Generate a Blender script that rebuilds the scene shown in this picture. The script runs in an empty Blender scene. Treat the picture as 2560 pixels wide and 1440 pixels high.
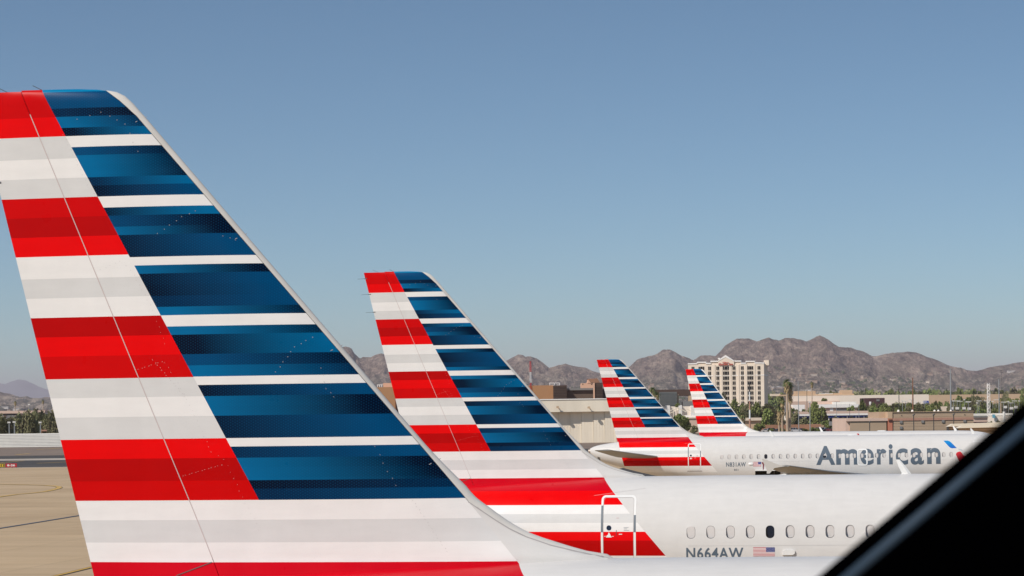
import bpy, bmesh, math, random
from mathutils import Vector, Matrix, noise
random.seed(7)
S = bpy.context.scene
COL = S.collection
PI = math.pi
# ------------------------------------------------------------------ camera facts
F, CX, CY, ZC, ROLL = 6000.0, 1280.0, 1039.5, 7.74, 0.0126

def unroll(px, py):
    dx, dy = px - CX, py - CY
    c, s = math.cos(ROLL), math.sin(ROLL)
    return (dx * c - dy * s) / F, (dx * s + dy * c) / F
def W(px, py, Y):
    a, b = unroll(px, py)
    return Vector((a * Y, Y, ZC - b * Y))
def G(px, py, z=0.0):
    a, b = unroll(px, py)
    Y = (ZC - z) / b
    return Vector((a * Y, Y, z))
def m_per_px(Y): return Y / F

# ------------------------------------------------------------------ helpers
def lerp(a, b, t): return a + (b - a) * t
def pchip(tab, x):
    n = len(tab)
    if x <= tab[0][0]: return tab[0][1:]
    if x >= tab[-1][0]: return tab[-1][1:]
    for i in range(n - 1):
        if tab[i][0] <= x <= tab[i + 1][0]: break
    out = []
    h = tab[i + 1][0] - tab[i][0]
    t = (x - tab[i][0]) / h
    for k in range(1, len(tab[0])):
        def sl(j): return (tab[j + 1][k] - tab[j][k]) / (tab[j + 1][0] - tab[j][0])
        def d(j):
            if j == 0: return sl(0)
            if j == n - 1: return sl(n - 2)
            a, b = sl(j - 1), sl(j)
            if a * b <= 0: return 0.0
            return 2 * a * b / (a + b)
        y0, y1, m0, m1 = tab[i][k], tab[i + 1][k], d(i) * h, d(i + 1) * h
        out.append((2*t**3 - 3*t*t + 1)*y0 + (t**3 - 2*t*t + t)*m0 + (-2*t**3 + 3*t*t)*y1 + (t**3 - t*t)*m1)
    return tuple(out)

def tag(o, label=None, cat=None, group=None, kind=None):
    if label: o['label'] = label
    if cat: o['category'] = cat
    if group: o['group'] = group
    if kind: o['kind'] = kind
    return o
def empty(name, loc=(0, 0, 0), rz=0.0):
    o = bpy.data.objects.new(name, None)
    COL.objects.link(o); o.location = loc; o.rotation_euler = (0, 0, rz)
    o.empty_display_size = 0.1
    return o
def link(name, me, mats, parent=None, smooth=False):
    for m in (mats if isinstance(mats, (list, tuple)) else [mats]): me.materials.append(m)
    if smooth:
        for p in me.polygons: p.use_smooth = True
    o = bpy.data.objects.new(name, me)
    COL.objects.link(o)
    if parent is not None: o.parent = parent
    return o
def from_bm(name, bm, mats, parent=None, smooth=False, recalc=True):
    if recalc: bmesh.ops.recalc_face_normals(bm, faces=bm.faces[:])
    me = bpy.data.meshes.new(name); bm.to_mesh(me); bm.free()
    return link(name, me, mats, parent, smooth)

class MB:
    def __init__(s): s.v = []; s.f = []; s.m = []
    def add(s, vs, fs, m=0):
        n = len(s.v); s.v += [tuple(v) for v in vs]
        s.f += [tuple(n + i for i in f) for f in fs]; s.m += [m] * len(fs)
    def box(s, x0, x1, y0, y1, z0, z1, m=0):
        v = [(x, y, z) for z in (z0, z1) for y in (y0, y1) for x in (x0, x1)]
        s.add(v, [(0, 2, 3, 1), (4, 5, 7, 6), (0, 1, 5, 4), (2, 6, 7, 3), (0, 4, 6, 2), (1, 3, 7, 5)], m); return s
    def prism(s, poly, y0, y1, m=0):       # poly in (x,z)
        n = len(poly)
        v = [(x, y0, z) for x, z in poly] + [(x, y1, z) for x, z in poly]
        f = [tuple(range(n)), tuple(range(2*n - 1, n - 1, -1))] + [(i, i + n, (i + 1) % n + n, (i + 1) % n) for i in range(n)]
        s.add(v, f, m); return s
    def tube(s, pts, rad, n=8, m=0, caps=True):
        pts = [Vector(p) for p in pts]
        if not isinstance(rad, (list, tuple)): rad = [rad] * len(pts)
        vs, fs = [], []
        for i, p in enumerate(pts):
            d = (pts[min(i + 1, len(pts) - 1)] - pts[max(i - 1, 0)]).normalized()
            a = d.orthogonal().normalized() if abs(d.z) < .99 else Vector((1, 0, 0))
            if abs(d.z) < .99: a = d.cross(Vector((0, 0, 1))).normalized()
            b = d.cross(a).normalized()
            for k in range(n):
                t = 2 * PI * k / n
                vs.append(p + (a * math.cos(t) + b * math.sin(t)) * rad[i])
        for i in range(len(pts) - 1):
            for k in range(n):
                fs.append((i*n + k, i*n + (k + 1) % n, (i + 1)*n + (k + 1) % n, (i + 1)*n + k))
        if caps: fs += [tuple(range(n - 1, -1, -1)), tuple((len(pts) - 1)*n + k for k in range(n))]
        s.add(vs, fs, m); return s
    def build(s, name, mats, parent=None, smooth=False):
        me = bpy.data.meshes.new(name); me.from_pydata(s.v, [], s.f)
        for p, m in zip(me.polygons, s.m): p.material_index = m
        bm = bmesh.new(); bm.from_mesh(me); bmesh.ops.recalc_face_normals(bm, faces=bm.faces[:]); bm.to_mesh(me); bm.free()
        return link(name, me, mats, parent, smooth)

def copy_tree(o, parent=None):
    c = o.copy(); COL.objects.link(c)
    if parent is not None: c.parent = parent
    for ch in list(o.children): copy_tree(ch, c)
    return c

# ------------------------------------------------------------------ node helper
class N:
    def __init__(s, mat): s.t = mat.node_tree; s.n = s.t.nodes; s.l = s.t.links
    def new(s, kind, **kw):
        nd = s.n.new(kind)
        for k, v in kw.items(): setattr(nd, k, v)
        return nd
    def put(s, sock, v):
        if hasattr(v, 'is_output') or isinstance(v, bpy.types.NodeSocket): s.l.new(v, sock)
        else: sock.default_value = v
    def math(s, op, a, b=0.0, c=None, clamp=False):
        nd = s.new('ShaderNodeMath', operation=op); nd.use_clamp = clamp
        s.put(nd.inputs[0], a); s.put(nd.inputs[1], b)
        if c is not None: s.put(nd.inputs[2], c)
        return nd.outputs[0]
    def mix(s, f, a, b, mode='MIX'):
        nd = s.new('ShaderNodeMix', data_type='RGBA', blend_type=mode)
        s.put(nd.inputs[0], f)
        for i, v in ((6, a), (7, b)):
            s.put(nd.inputs[i], v if not isinstance(v, tuple) else (v + (1,))[:4])
        return nd.outputs[2]
    def ramp(s, fac, stops, interp='LINEAR'):
        nd = s.new('ShaderNodeValToRGB'); cr = nd.color_ramp; cr.interpolation = interp
        s.put(nd.inputs[0], fac)
        while len(cr.elements) > 1: cr.elements.remove(cr.elements[-1])
        for i, (p, c) in enumerate(stops):
            e = cr.elements[0] if i == 0 else cr.elements.new(p)
            e.position = p; e.color = (tuple(c) + (1,))[:4]
        return nd.outputs[0]
    def noise(s, vec, scale, detail=4, rough=.6, out=0):
        nd = s.new('ShaderNodeTexNoise'); s.put(nd.inputs['Scale'], scale); nd.inputs['Detail'].default_value = detail
        nd.inputs['Roughness'].default_value = rough
        if vec is not None: s.l.new(vec, nd.inputs['Vector'])
        return nd.outputs[out]
    def mapr(s, v, a, b, c=0.0, d=1.0):
        nd = s.new('ShaderNodeMapRange'); s.put(nd.inputs[0], v)
        for i, x in enumerate((a, b, c, d)): nd.inputs[i + 1].default_value = x
        return nd.outputs[0]
    def bump(s, h, strength=.2, dist=.1):
        nd = s.new('ShaderNodeBump'); nd.inputs['Strength'].default_value = strength; nd.inputs['Distance'].default_value = dist
        s.l.new(h, nd.inputs['Height']); return nd.outputs[0]
    def scale(s, vec, k):
        nd = s.new('ShaderNodeMapping'); s.l.new(vec, nd.inputs[0]); nd.inputs['Scale'].default_value = k; return nd.outputs[0]

def mat(name, color, rough=.6, metal=0.0, spec=.5, var=0.0, vscale=1.0, coords='Object', stretch=(1, 1, 1), bump=0.0, randomize=0.0, coat=0.0):
    m = bpy.data.materials.new(name); m.use_nodes = True
    b = m.node_tree.nodes['Principled BSDF']; n = N(m)
    b.inputs['Roughness'].default_value = rough; b.inputs['Metallic'].default_value = metal
    b.inputs['Specular IOR Level'].default_value = spec
    b.inputs['Coat Weight'].default_value = coat
    b.inputs['Base Color'].default_value = color + (1,)
    if var or bump or randomize:
        tc = n.new('ShaderNodeTexCoord'); v = n.scale(tc.outputs[coords], stretch)
        c = color
        if var:
            f = n.noise(v, vscale)
            f = n.mapr(f, .3, .7, 1 - var, 1 + var)
            mx = n.mix(1.0, color, n.new('ShaderNodeCombineXYZ').outputs[0], 'MULTIPLY')
            cx = mx.node.inputs[7].links[0].from_node
            for i in range(3): n.l.new(f, cx.inputs[i])
            c = mx
        if randomize:
            oi = n.new('ShaderNodeObjectInfo')
            hs = n.new('ShaderNodeHueSaturation')
            n.put(hs.inputs['Value'], n.mapr(oi.outputs['Random'], 0, 1, 1 - randomize, 1 + randomize))
            n.put(hs.inputs['Hue'], n.mapr(oi.outputs['Random'], 0, 1, .5 - .02*randomize, .5 + .02*randomize))
            n.put(hs.inputs['Color'], c if not isinstance(c, tuple) else c + (1,))
            c = hs.outputs[0]
        n.put(b.inputs['Base Color'], c if not isinstance(c, tuple) else c + (1,))
        if bump:
            n.l.new(n.bump(n.noise(v, vscale * 2), bump, .1), b.inputs['Normal'])
    return m

# ------------------------------------------------------------------ livery
WH = (.815, .78, .75); GR = (.665, .645, .625); BODY = (.675, .645, .615)
R1, R2, R3 = (.80, .0004, .0012), (.61, .0003, .0008), (.47, .0002, .0006)
BB, BM, BD, BN = (.0, .128, .30), (.0, .055, .155), (.0, .017, .058), (.0002, .0025, .015)

def xLEi(z): return 1.95 + .853 * (11.54 - z)
def make_livery():
    m = bpy.data.materials.new('striped_paint'); m.use_nodes = True
    n = N(m); b = m.node_tree.nodes['Principled BSDF']
    tc = n.new('ShaderNodeTexCoord'); sp = n.new('ShaderNodeSeparateXYZ'); n.l.new(tc.outputs['Object'], sp.inputs[0])
    x, z = sp.outputs[0], sp.outputs[2]
    def pos(zz): return (zz - 3.3) / 8.7
    t = n.math('DIVIDE', n.math('SUBTRACT', z, 3.3), 8.7)
    red = [(3.3, BODY), (3.46, WH), (3.93, R3), (4.32, R1), (4.56, WH), (4.80, GR), (5.05, WH), (5.28, R1), (5.66, (.60, .0005, .010)), (6.0, WH),
           (6.246, GR), (6.50, WH), (6.757, R2), (6.995, R3), (7.25, R1), (7.505, GR), (7.755, WH), (8.008, GR),
           (8.257, R2), (8.50, R1), (8.742, R3), (8.998, WH), (9.24, GR), (9.482, WH), (9.727, R1), (9.968, R3),
           (10.21, R2), (10.455, GR), (10.70, WH), (10.945, GR), (11.196, R1), (11.43, R2)]
    def band(stops, cut):
        lo = [s for s in stops if s[0] < cut]; hi = [s for s in stops if s[0] >= cut]
        a = n.ramp(t, [(max(0, pos(p)), c) for p, c in lo], 'CONSTANT')
        c = n.ramp(t, [(pos(p), c) for p, c in hi], 'CONSTANT')
        return n.mix(n.math('GREATER_THAN', z, cut), a, c)
    redc = band(red, 8.257)
    zs = [11.739, 11.557, 11.432, 11.298, 11.194, 11.066, 10.952, 10.70, 10.582, 10.458, 10.33, 10.215, 10.09, 9.966, 9.722, 9.602, 9.489, 9.243,
          9.112, 8.992, 8.868, 8.745, 8.50, 8.378, 8.256, 8.129, 8.012, 7.755, 7.633, 7.51, 7.383, 7.257, 7.001, 6.878, 6.757]
    # colour pairs (at the red edge / at the leading edge), from the top down; None = white line
    prs = [(BM, BM), (BD, BN), (BB, BD), (BN, BB), None,
           (BM, BN), (BB, BN), (BD, BB), (BN, BM), None,
           (BN, BB), (BM, BN), (BB, BN), (BN, BM), None,
           (BB, BN), (BN, BM), (BD, BM), (BB, BN), None,
           (BB, BN), (BN, BB), (BM, BN), (BB, BD), None,
           (BN, BM), (BB, BN), (BN, BM), (BN, BM), None,
           (BD, BM), (BB, BN), (BN, BD), (BD, BM)]
    up = [(11.739, (.0, .20, .40), (.0, .20, .40))] + [(zs[i + 1], (p or (WH, WH))[0], (p or (WH, WH))[1]) for i, p in enumerate(prs)]
    up = sorted(up) ; up = [(6.0, WH, WH)] + up
    Lc = band([(a, c) for a, c, d in up], 9.112); Rc = band([(a, d) for a, c, d in up], 9.112)
    xb = n.math('MULTIPLY_ADD', z, -.5337, .85 + .5337 * 11.79)
    xi = n.math('MULTIPLY_ADD', z, -.853, 1.95 + .853 * 11.54)
    u = n.math('DIVIDE', n.math('SUBTRACT', x, xb), n.math('MAXIMUM', n.math('SUBTRACT', xi, xb), .3))
    # each stripe fades at its own place
    st = n.math('FLOOR', n.math('MULTIPLY', z, 8.1))
    sh = n.math('MULTIPLY', n.math('SINE', n.math('MULTIPLY', st, 12.9)), .13)
    u = n.mapr(n.math('ADD', u, sh), .02, .98)
    nd = u.node; nd.interpolation_type = 'LINEAR'
    bl = n.mix(u, Lc, Rc)
    # halftone dots
    P = .0285; k = 2 * PI / P
    kx = n.math('MULTIPLY', x, k); kx2 = n.math('MULTIPLY', x, k / 2); kz = n.math('MULTIPLY', z, k * .866)
    s3 = n.math('ADD', n.math('COSINE', kx), n.math('ADD', n.math('COSINE', n.math('ADD', kx2, kz)), n.math('COSINE', n.math('SUBTRACT', kx2, kz))))
    dots = n.mapr(s3, .6, 2.2)
    lum = n.new('ShaderNodeRGBToBW'); n.l.new(bl, lum.inputs[0])
    isblue = n.math('LESS_THAN', lum.outputs[0], .4)
    bl = n.mix(n.math('MULTIPLY', n.math('MULTIPLY', dots, isblue), .20), bl, (.0, .16, .36))
    c = n.mix(n.math('GREATER_THAN', x, n.math('SUBTRACT', xb, 0)), redc, n.mix(n.math('GREATER_THAN', z, 6.757), redc, bl))
    c = n.mix(n.math('GREATER_THAN', x, xi), c, BODY)
    xt = n.math('MULTIPLY_ADD', z, -.24, .24 * 11.76 - .02)
    c = n.mix(n.math('LESS_THAN', x, n.math('ADD', xt, n.math('MULTIPLY', n.math('LESS_THAN', z, 5.72), .12))), c, BODY)
    c = n.mix(n.math('LESS_THAN', z, 3.46), c, BODY)
    # dirt, streaks
    v = n.scale(tc.outputs['Object'], (1.2, 1.2, .5))
    d = n.mapr(n.noise(v, 1.6, 6, .65), .3, .75, .955, 1.02)
    v2 = n.scale(tc.outputs['Object'], (.35, 2.5, 2.2))
    d2 = n.mapr(n.noise(v2, 4.0, 4, .6), .35, .75, 1.0, .95)
    dd = n.math('MULTIPLY', d, d2)
    cx = n.new('ShaderNodeCombineXYZ')
    for i in range(3): n.l.new(dd, cx.inputs[i])
    c = n.mix(1.0, c, cx.outputs[0], 'MULTIPLY')
    n.l.new(c, b.inputs['Base Color'])
    n.put(b.inputs['Roughness'], n.mapr(n.noise(tc.outputs['Object'], 2.0, 4), .3, .7, .26, .40))
    b.inputs['Specular IOR Level'].default_value = .10
    # slight skin waviness
    vb = n.scale(tc.outputs['Object'], (1, 1, 1))
    n.l.new(n.bump(n.noise(vb, .9, 2, .5), .10, .05), b.inputs['Normal'])
    return m

LIV = make_livery()
M = {}
M['body'] = mat('silver_paint', BODY, .34, spec=.4, var=.03, vscale=1.2, bump=.03)
M['white'] = mat('white_paint', (.80, .78, .75), .4, var=.04, vscale=1.5)
M['metal'] = mat('bare_leading_edge', (.68, .635, .575), .38, metal=0, spec=.5, var=.06, vscale=3)
M['wing'] = mat('wing_grey', (.25, .25, .25), .45, var=.08, vscale=.8)
M['fence'] = mat('wingtip_grey', (.56, .53, .49), .5)
M['seal'] = mat('hinge_seal', (.52, .42, .40), .6)
M['fast'] = mat('worn_fastener', (.35, .40, .45), .6)
M['dark'] = mat('dark_metal', (.05, .05, .052), .5)
M['line'] = mat('panel_joint', (.42, .38, .37), .7)
M['linedark'] = mat('panel_gap', (.09, .085, .085), .7)
M['letter'] = mat('grey_lettering', (.085, .115, .15), .45, var=.04)
M['greyline'] = mat('grey_outline', (.13, .155, .18), .5)
M['redpaint'] = mat('red_paint', (.55, .002, .006), .4)
M['blind'] = mat('window_blind', (.70, .655, .63), .5, var=.03, vscale=8)
M['glass'] = mat('window_glass', (.012, .018, .035), .08, spec=.8)
M['surround'] = mat('window_rim', (.16, .15, .145), .6)
M['hole'] = mat('cargo_hold', (.03, .028, .022), .9, var=.2, vscale=2)
M['tyre'] = mat('rubber', (.02, .02, .02), .8, var=.1)
M['engine'] = mat('nacelle', (.66, .65, .63), .35, var=.04)

# ------------------------------------------------------------------ aircraft body
TAIL = [(-.56, 5.26, 4.88, .19), (-.3, 5.39, 4.62, .35), (0, 5.48, 4.42, .47), (.2, 5.525, 4.32, .54), (1.66, 5.73, 3.86, .90), (3.93, 5.90, 3.28, 1.30), (5.16, 5.96, 3.02, 1.48),
        (7.5, 6.03, 2.52, 1.76), (9.5, 6.035, 2.14, 1.91), (11.5, 6.035, 1.94, 1.965), (13, 6.03, 1.89, 1.975)]
NOSE = [(6.5, 6.03, 1.89, 1.975), (5.0, 6.0, 1.9, 1.93), (3.6, 5.82, 1.97, 1.80), (2.8, 5.52, 2.05, 1.65), (2.0, 5.03, 2.18, 1.45), (1.2, 4.55, 2.42, 1.15), (.6, 4.15, 2.70, .80), (.15, 3.75, 3.08, .36), (.0, 3.44, 3.38, .03)]
def prof_tab(Lx): return TAIL + [(Lx - d, a, b, c) for d, a, b, c in NOSE]
def side_y(tab, x, z):
    top, bot, hw = pchip(tab, x)
    zc, hz = (top + bot) / 2, (top - bot) / 2
    return -hw * math.sqrt(max(0.0, 1 - ((z - zc) / hz) ** 2))

def rrect(cx, cz, w, h, r, n=5):
    pts = []
    for sx, sz, a0 in ((1, 1, 0), (-1, 1, 90), (-1, -1, 180), (1, -1, 270)):
        for i in range(n + 1):
            a = math.radians(a0 + 90 * i / n)
            pts.append((cx + sx * (w/2 - r) + r * math.cos(a), cz + sz * (h/2 - r) + r * math.sin(a)))
    return pts

def boolean_cut(ob, cutters_bm, name='cut'):
    me = bpy.data.meshes.new(name); bmesh.ops.recalc_face_normals(cutters_bm, faces=cutters_bm.faces[:]); cutters_bm.to_mesh(me); cutters_bm.free()
    co = bpy.data.objects.new(name, me); COL.objects.link(co)
    md = ob.modifiers.new('b', 'BOOLEAN'); md.operation = 'DIFFERENCE'; md.solver = 'EXACT'; md.object = co
    bpy.context.view_layer.update()
    dg = bpy.context.evaluated_depsgraph_get()
    nm = bpy.data.meshes.new_from_object(ob.evaluated_get(dg))
    ob.modifiers.clear(); ob.data = nm
    bpy.data.objects.remove(co)
    return ob

def fuselage(Lx, root, pockets):
    tab = prof_tab(Lx)
    xs = [-.56, -.5, -.4, -.3, -.15, 0, .2, .5, .9, 1.3]
    x = 1.7
    while x < Lx - 6.6: xs.append(x); x += .45
    xs += [Lx - d for d in (6.2, 5.6, 5.0, 4.4, 3.9, 3.4, 3.0, 2.6, 2.2, 1.8, 1.4, 1.05, .75, .5, .3, .15, .06, .01)]
    K = 88; bm = bmesh.new(); rings = []
    for x in xs:
        top, bot, hw = pchip(tab, x); zc, hz = (top + bot)/2, (top - bot)/2
        rings.append([bm.verts.new((x, -hw * math.cos(2*PI*k/K), zc + hz * math.sin(2*PI*k/K))) for k in range(K)])
    for a, b in zip(rings, rings[1:]):
        for k in range(K): bm.faces.new((a[k], a[(k + 1) % K], b[(k + 1) % K], b[k]))
    bm.faces.new(rings[0]); bm.faces.new(rings[-1][::-1])
    bmesh.ops.recalc_face_normals(bm, faces=bm.faces[:])
    me = bpy.data.meshes.new('fuselage'); bm.to_mesh(me); bm.free()
    me.materials.append(LIV); me.materials.append(M['surround']); me.materials.append(M['hole'])
    ob = bpy.data.objects.new('fuselage', me); COL.objects.link(ob); ob.parent = root
    if pockets:
        cb = bmesh.new()
        for poly, y0, y1 in pockets:
            a = [cb.verts.new((px, y0, pz)) for px, pz in poly]; b = [cb.verts.new((px, y1, pz)) for px, pz in poly]
            cb.faces.new(a); cb.faces.new(b[::-1]); n = len(a)
            for i in range(n): cb.faces.new((a[i], a[(i+1) % n], b[(i+1) % n], b[i]))
        wm = ob.matrix_world.copy(); ob.parent = None
        boolean_cut(ob, cb); ob.parent = root
    me = ob.data
    # analytic normals on the skin, flat ones inside the cut-outs
    ns = []
    for p in me.polygons:
        p.use_smooth = True
        skin = True
        c = p.center
        if pockets:
            t, b_, h = pchip(tab, c.x); zc, hz = (t+b_)/2, (t-b_)/2
            r = math.sqrt((c.y/h)**2 + ((c.z-zc)/hz)**2)
            skin = r > .9935 and c.x < Lx - .02
            if skin and abs(c.y) > .3:
                t2 = Vector((0, c.y/h**2, (c.z-zc)/hz**2)).normalized()
                skin = abs(p.normal.dot(t2)) > .75
        if not skin and c.x > 0: p.material_index = 1 if c.z > 4.2 else 2
        for li in p.loop_indices:
            if not skin: ns.append(p.normal.copy()); continue
            v = me.vertices[me.loops[li].vertex_index].co
            def rr(xx):
                t, b_, h = pchip(tab, xx); zc, hz = (t+b_)/2, (t-b_)/2
                return ((v.y/max(h, .01))**2 + ((v.z-zc)/max(hz, .01))**2)
            t, b_, h = pchip(tab, v.x); zc, hz = (t+b_)/2, (t-b_)/2
            gx = (rr(min(v.x + .02, Lx)) - rr(v.x - .02)) / .04
            nn = Vector((gx, 2*v.y/h**2, 2*(v.z-zc)/hz**2))
            if nn.length < 1e-6 or v.x < -.55 or v.x > Lx - .02: nn = p.normal.copy()
            ns.append(nn.normalized())
    me.normals_split_custom_set([tuple(q) for q in ns])
    return ob, tab

def decal(name, polys, tab, mats, parent, off=.004, step=.07, solid=False, mi=None):
    """paint or sheet metal laid on the near side of the body: polys in (x, z)"""
    bm = bmesh.new()
    for i, poly in enumerate(polys):
        f = bm.faces.new([bm.verts.new((x, 0, z)) for x, z in poly])
        if mi: f.material_index = mi[i]
    bmesh.ops.triangulate(bm, faces=bm.faces[:])
    return _wrap(name, bm, tab, mats, parent, off, step)
def _wrap(name, bm, tab, mats, parent, off, step, xstep=.5):
    zs = [v.co.z for v in bm.verts]; xs = [v.co.x for v in bm.verts]
    z = math.ceil(min(zs)/step)*step
    while z < max(zs):
        bmesh.ops.bisect_plane(bm, geom=bm.verts[:] + bm.edges[:] + bm.faces[:], plane_co=(0, 0, z), plane_no=(0, 0, 1)); z += step
    x = math.ceil(min(xs)/xstep)*xstep
    while x < max(xs):
        bmesh.ops.bisect_plane(bm, geom=bm.verts[:] + bm.edges[:] + bm.faces[:], plane_co=(x, 0, 0), plane_no=(1, 0, 0)); x += xstep
    for v in bm.verts:
        v.co.y = side_y(tab, v.co.x, v.co.z) - off*.55 + v.co.y
    bm.normal_update()
    for f in bm.faces:
        if f.normal.y > 0 and abs(f.normal.y) > .2: f.normal_flip()
    return from_bm(name, bm, mats, parent, False, recalc=False)

def stroke(pts, w, closed=False):
    """quads along a polyline in (x, z)"""
    out = []; n = len(pts); P = [Vector((a, b)) for a, b in pts]
    offs = []
    for i in range(n):
        a = P[(i - 1) % n] if (closed or i) else P[i]; b = P[(i + 1) % n] if (closed or i < n - 1) else P[i]
        d1 = (P[i] - a).normalized() if (P[i] - a).length else (b - P[i]).normalized()
        d2 = (b - P[i]).normalized() if (b - P[i]).length else d1
        t = (d1 + d2).normalized(); nn = Vector((-t.y, t.x))
        k = 1 / max(.5, nn.dot(Vector((-d1.y, d1.x))))
        offs.append(nn * w / 2 * k)
    for i in range(n if closed else n - 1):
        j = (i + 1) % n
        out.append([tuple(P[i] + offs[i]), tuple(P[j] + offs[j]), tuple(P[j] - offs[j]), tuple(P[i] - offs[i])])
    return out

def text_bm(txt, x0, x1, z0, z1, bold=0.0, thick=0.0, space=1.0):
    cu = bpy.data.curves.new('t', 'FONT'); cu.body = txt; cu.size = 1; cu.offset = bold; cu.space_character = space
    if thick: cu.extrude = thick
    cu.resolution_u = 6
    o = bpy.data.objects.new('t', cu); COL.objects.link(o)
    bpy.context.view_layer.update()
    dg = bpy.context.evaluated_depsgraph_get()
    me = bpy.data.meshes.new_from_object(o.evaluated_get(dg))
    bpy.data.objects.remove(o)
    bm = bmesh.new(); bm.from_mesh(me); bpy.data.meshes.remove(me)
    bmesh.ops.remove_doubles(bm, verts=bm.verts[:], dist=1e-5)
    xs = [v.co.x for v in bm.verts]; ys = [v.co.y for v in bm.verts]
    a, b, c, d = min(xs), max(xs), min(ys), max(ys)
    for v in bm.verts:
        v.co = Vector((x0 + (v.co.x - a)/(b - a)*(x1 - x0), -v.co.z, z0 + (v.co.y - c)/(d - c)*(z1 - z0)))
    bmesh.ops.triangulate(bm, faces=bm.faces[:])
    return bm

# ------------------------------------------------------------------ fin
def xTE(z): return .24 * (11.76 - z)
def xH(z): return .61 + .4133 * (11.72 - z)
FIL = [(5.6, 8.1), (6.04, 7.77), (6.08, 7.71), (6.10, 7.56), (6.15, 7.36), (6.23, 7.10), (6.33, 6.81), (6.44, 6.60), (6.56, 6.42), (6.65, 6.30), (6.77, 6.14), (6.91, 6.02)]
INN = [(5.6, 8.0), (6.04, 7.72), (6.12, 7.36), (6.23, 6.94), (6.36, 6.62), (6.55, 6.31), (6.70, 6.10)]
def lin(tab, x):
    if x <= tab[0][0]: return tab[0][1]
    for a, b in zip(tab, tab[1:]):
        if x <= b[0]: return lerp(a[1], b[1], (x - a[0])/(b[0] - a[0]))
    return tab[-1][1]
def xLE(z):
    if z < 6.91: return pchip(FIL, z)[0]
    if z < 7.3: return lerp(6.02, 2.07 + .8456*(11.51 - 7.3), (z - 6.91)/.39)
    if z <= 11.45: return 2.07 + .8456 * (11.51 - z)
    return lin([(11.45, 2.12), (11.51, 2.065), (11.61, 1.98), (11.70, 1.88), (11.75, 1.78), (11.775, 1.66), (11.79, 1.5), (11.8, 1.3)], z)
def xIN(z):
    if z < 6.70: return pchip(INN, z)[0]
    if z > 11.45: return min(lin([(11.45, 2.02), (11.54, 1.93), (11.64, 1.82), (11.73, 1.70), (11.80, 1.6)], z), xLE(z) - .012)
    return min(xLEi(z), xLE(z) - .05)
def fin_y(x, z):
    c = xLE(z) - xTE(z); u = max(0, min(1, (x - xTE(z))/c)); s = 1 - u
    T = .085 * (2.1 + .75*(11.6 - max(z, 7.2)))
    y = 5 * T * (.2969*math.sqrt(s) - .126*s - .3516*s*s + .2843*s**3 - .1036*s**4)
    if u < .05: y = max(y, .008)
    if z < 6.9:      # root flare
        k = (6.9 - z) / 1.0
        y += .10 * k * k * min(1, s*5) * min(1, u*6)
    if z > 11.62: y *= math.sqrt(max(0.0, 1 - ((z - 11.62)/.185)**2))
    return y
def fin_part(name, fa, fb, zs, nx, mats, root, sharp=1.0):
    vs, fs = [], []
    for z in zs:
        a, b = fa(z), fb(z)
        row = []
        for i in range(nx + 1):
            t = i / nx
            if sharp != 1.0: t = 1 - (1 - t)**sharp
            x = lerp(a, b, t); row.append((x, z))
        for sgn in (-1, 1):
            for x, zz in row: vs.append((x, sgn * fin_y(x, zz), zz))
    w = nx + 1
    for j in range(len(zs) - 1):
        for sidx in (0, 1):
            o0, o1 = j*2*w + sidx*w, (j+1)*2*w + sidx*w
            for i in range(nx):
                q = (o0+i, o0+i+1, o1+i+1, o1+i); fs.append(q if sidx == 0 else q[::-1])
        for i in (0, nx):
            q = (j*2*w+i, j*2*w+w+i, (j+1)*2*w+w+i, (j+1)*2*w+i); fs.append(q if i else q[::-1])
    o = (len(zs)-1)*2*w
    for i in range(nx): fs.append((o+i, o+i+1, o+w+i+1, o+w+i))
    me = bpy.data.meshes.new(name); me.from_pydata(vs, [], fs)
    ob = link(name, me, mats, root, True)
    me.set_sharp_from_angle(angle=math.radians(35))
    return ob
ZS = [5.6, 5.75, 5.9, 6.0, 6.04, 6.08, 6.12, 6.17, 6.23, 6.28, 6.33, 6.38, 6.44, 6.50, 6.56, 6.6, 6.65, 6.7, 6.77, 6.84, 6.91] + [7.0 + .2*i for i in range(22)] + [11.3, 11.4, 11.45, 11.5, 11.55, 11.6, 11.64, 11.67, 11.70, 11.73, 11.75, 11.77, 11.785, 11.80]

def fin_strip(pts, w, off=.004):
    """thin strip on the near side of the fin"""
    vs, fs = [], []
    for q in stroke(pts, w):
        n = len(vs)
        vs += [(x, -fin_y(x, z) - off, z) for x, z in q]; fs.append((n, n+1, n+2, n+3))
    return vs, fs
def strip_obj(name, lines, mats, root, off=.004):
    mb = MB()
    for pts, w in lines:
        if name in ('rivet_line', 'rivet_row') and any(x > xIN(z) - .03 for x, z in pts): continue
        P = []
        for a, b in zip(pts, pts[1:]):
            k = max(1, int(math.hypot(b[0]-a[0], b[1]-a[1]) / .12))
            P += [(lerp(a[0], b[0], i/k), lerp(a[1], b[1], i/k)) for i in range(k)]
        P.append(pts[-1])
        v, f = fin_strip(P, w, off); mb.add(v, f)
    return mb.build(name, mats, root)
def dashes(pts, dash=.007, gap=.06, w=.004):
    out = []
    for a, b in zip(pts, pts[1:]):
        L = math.hypot(b[0]-a[0], b[1]-a[1]); k = max(1, int(L/(dash+gap)))
        for i in range(k):
            t = i/k; t2 = t + dash/L
            jit = (i % 2)*.012
            out.append(([(lerp(a[0], b[0], t)+jit, lerp(a[1], b[1], t)), (lerp(a[0], b[0], t2)+jit, lerp(a[1], b[1], t2))], w))
    return out

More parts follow.
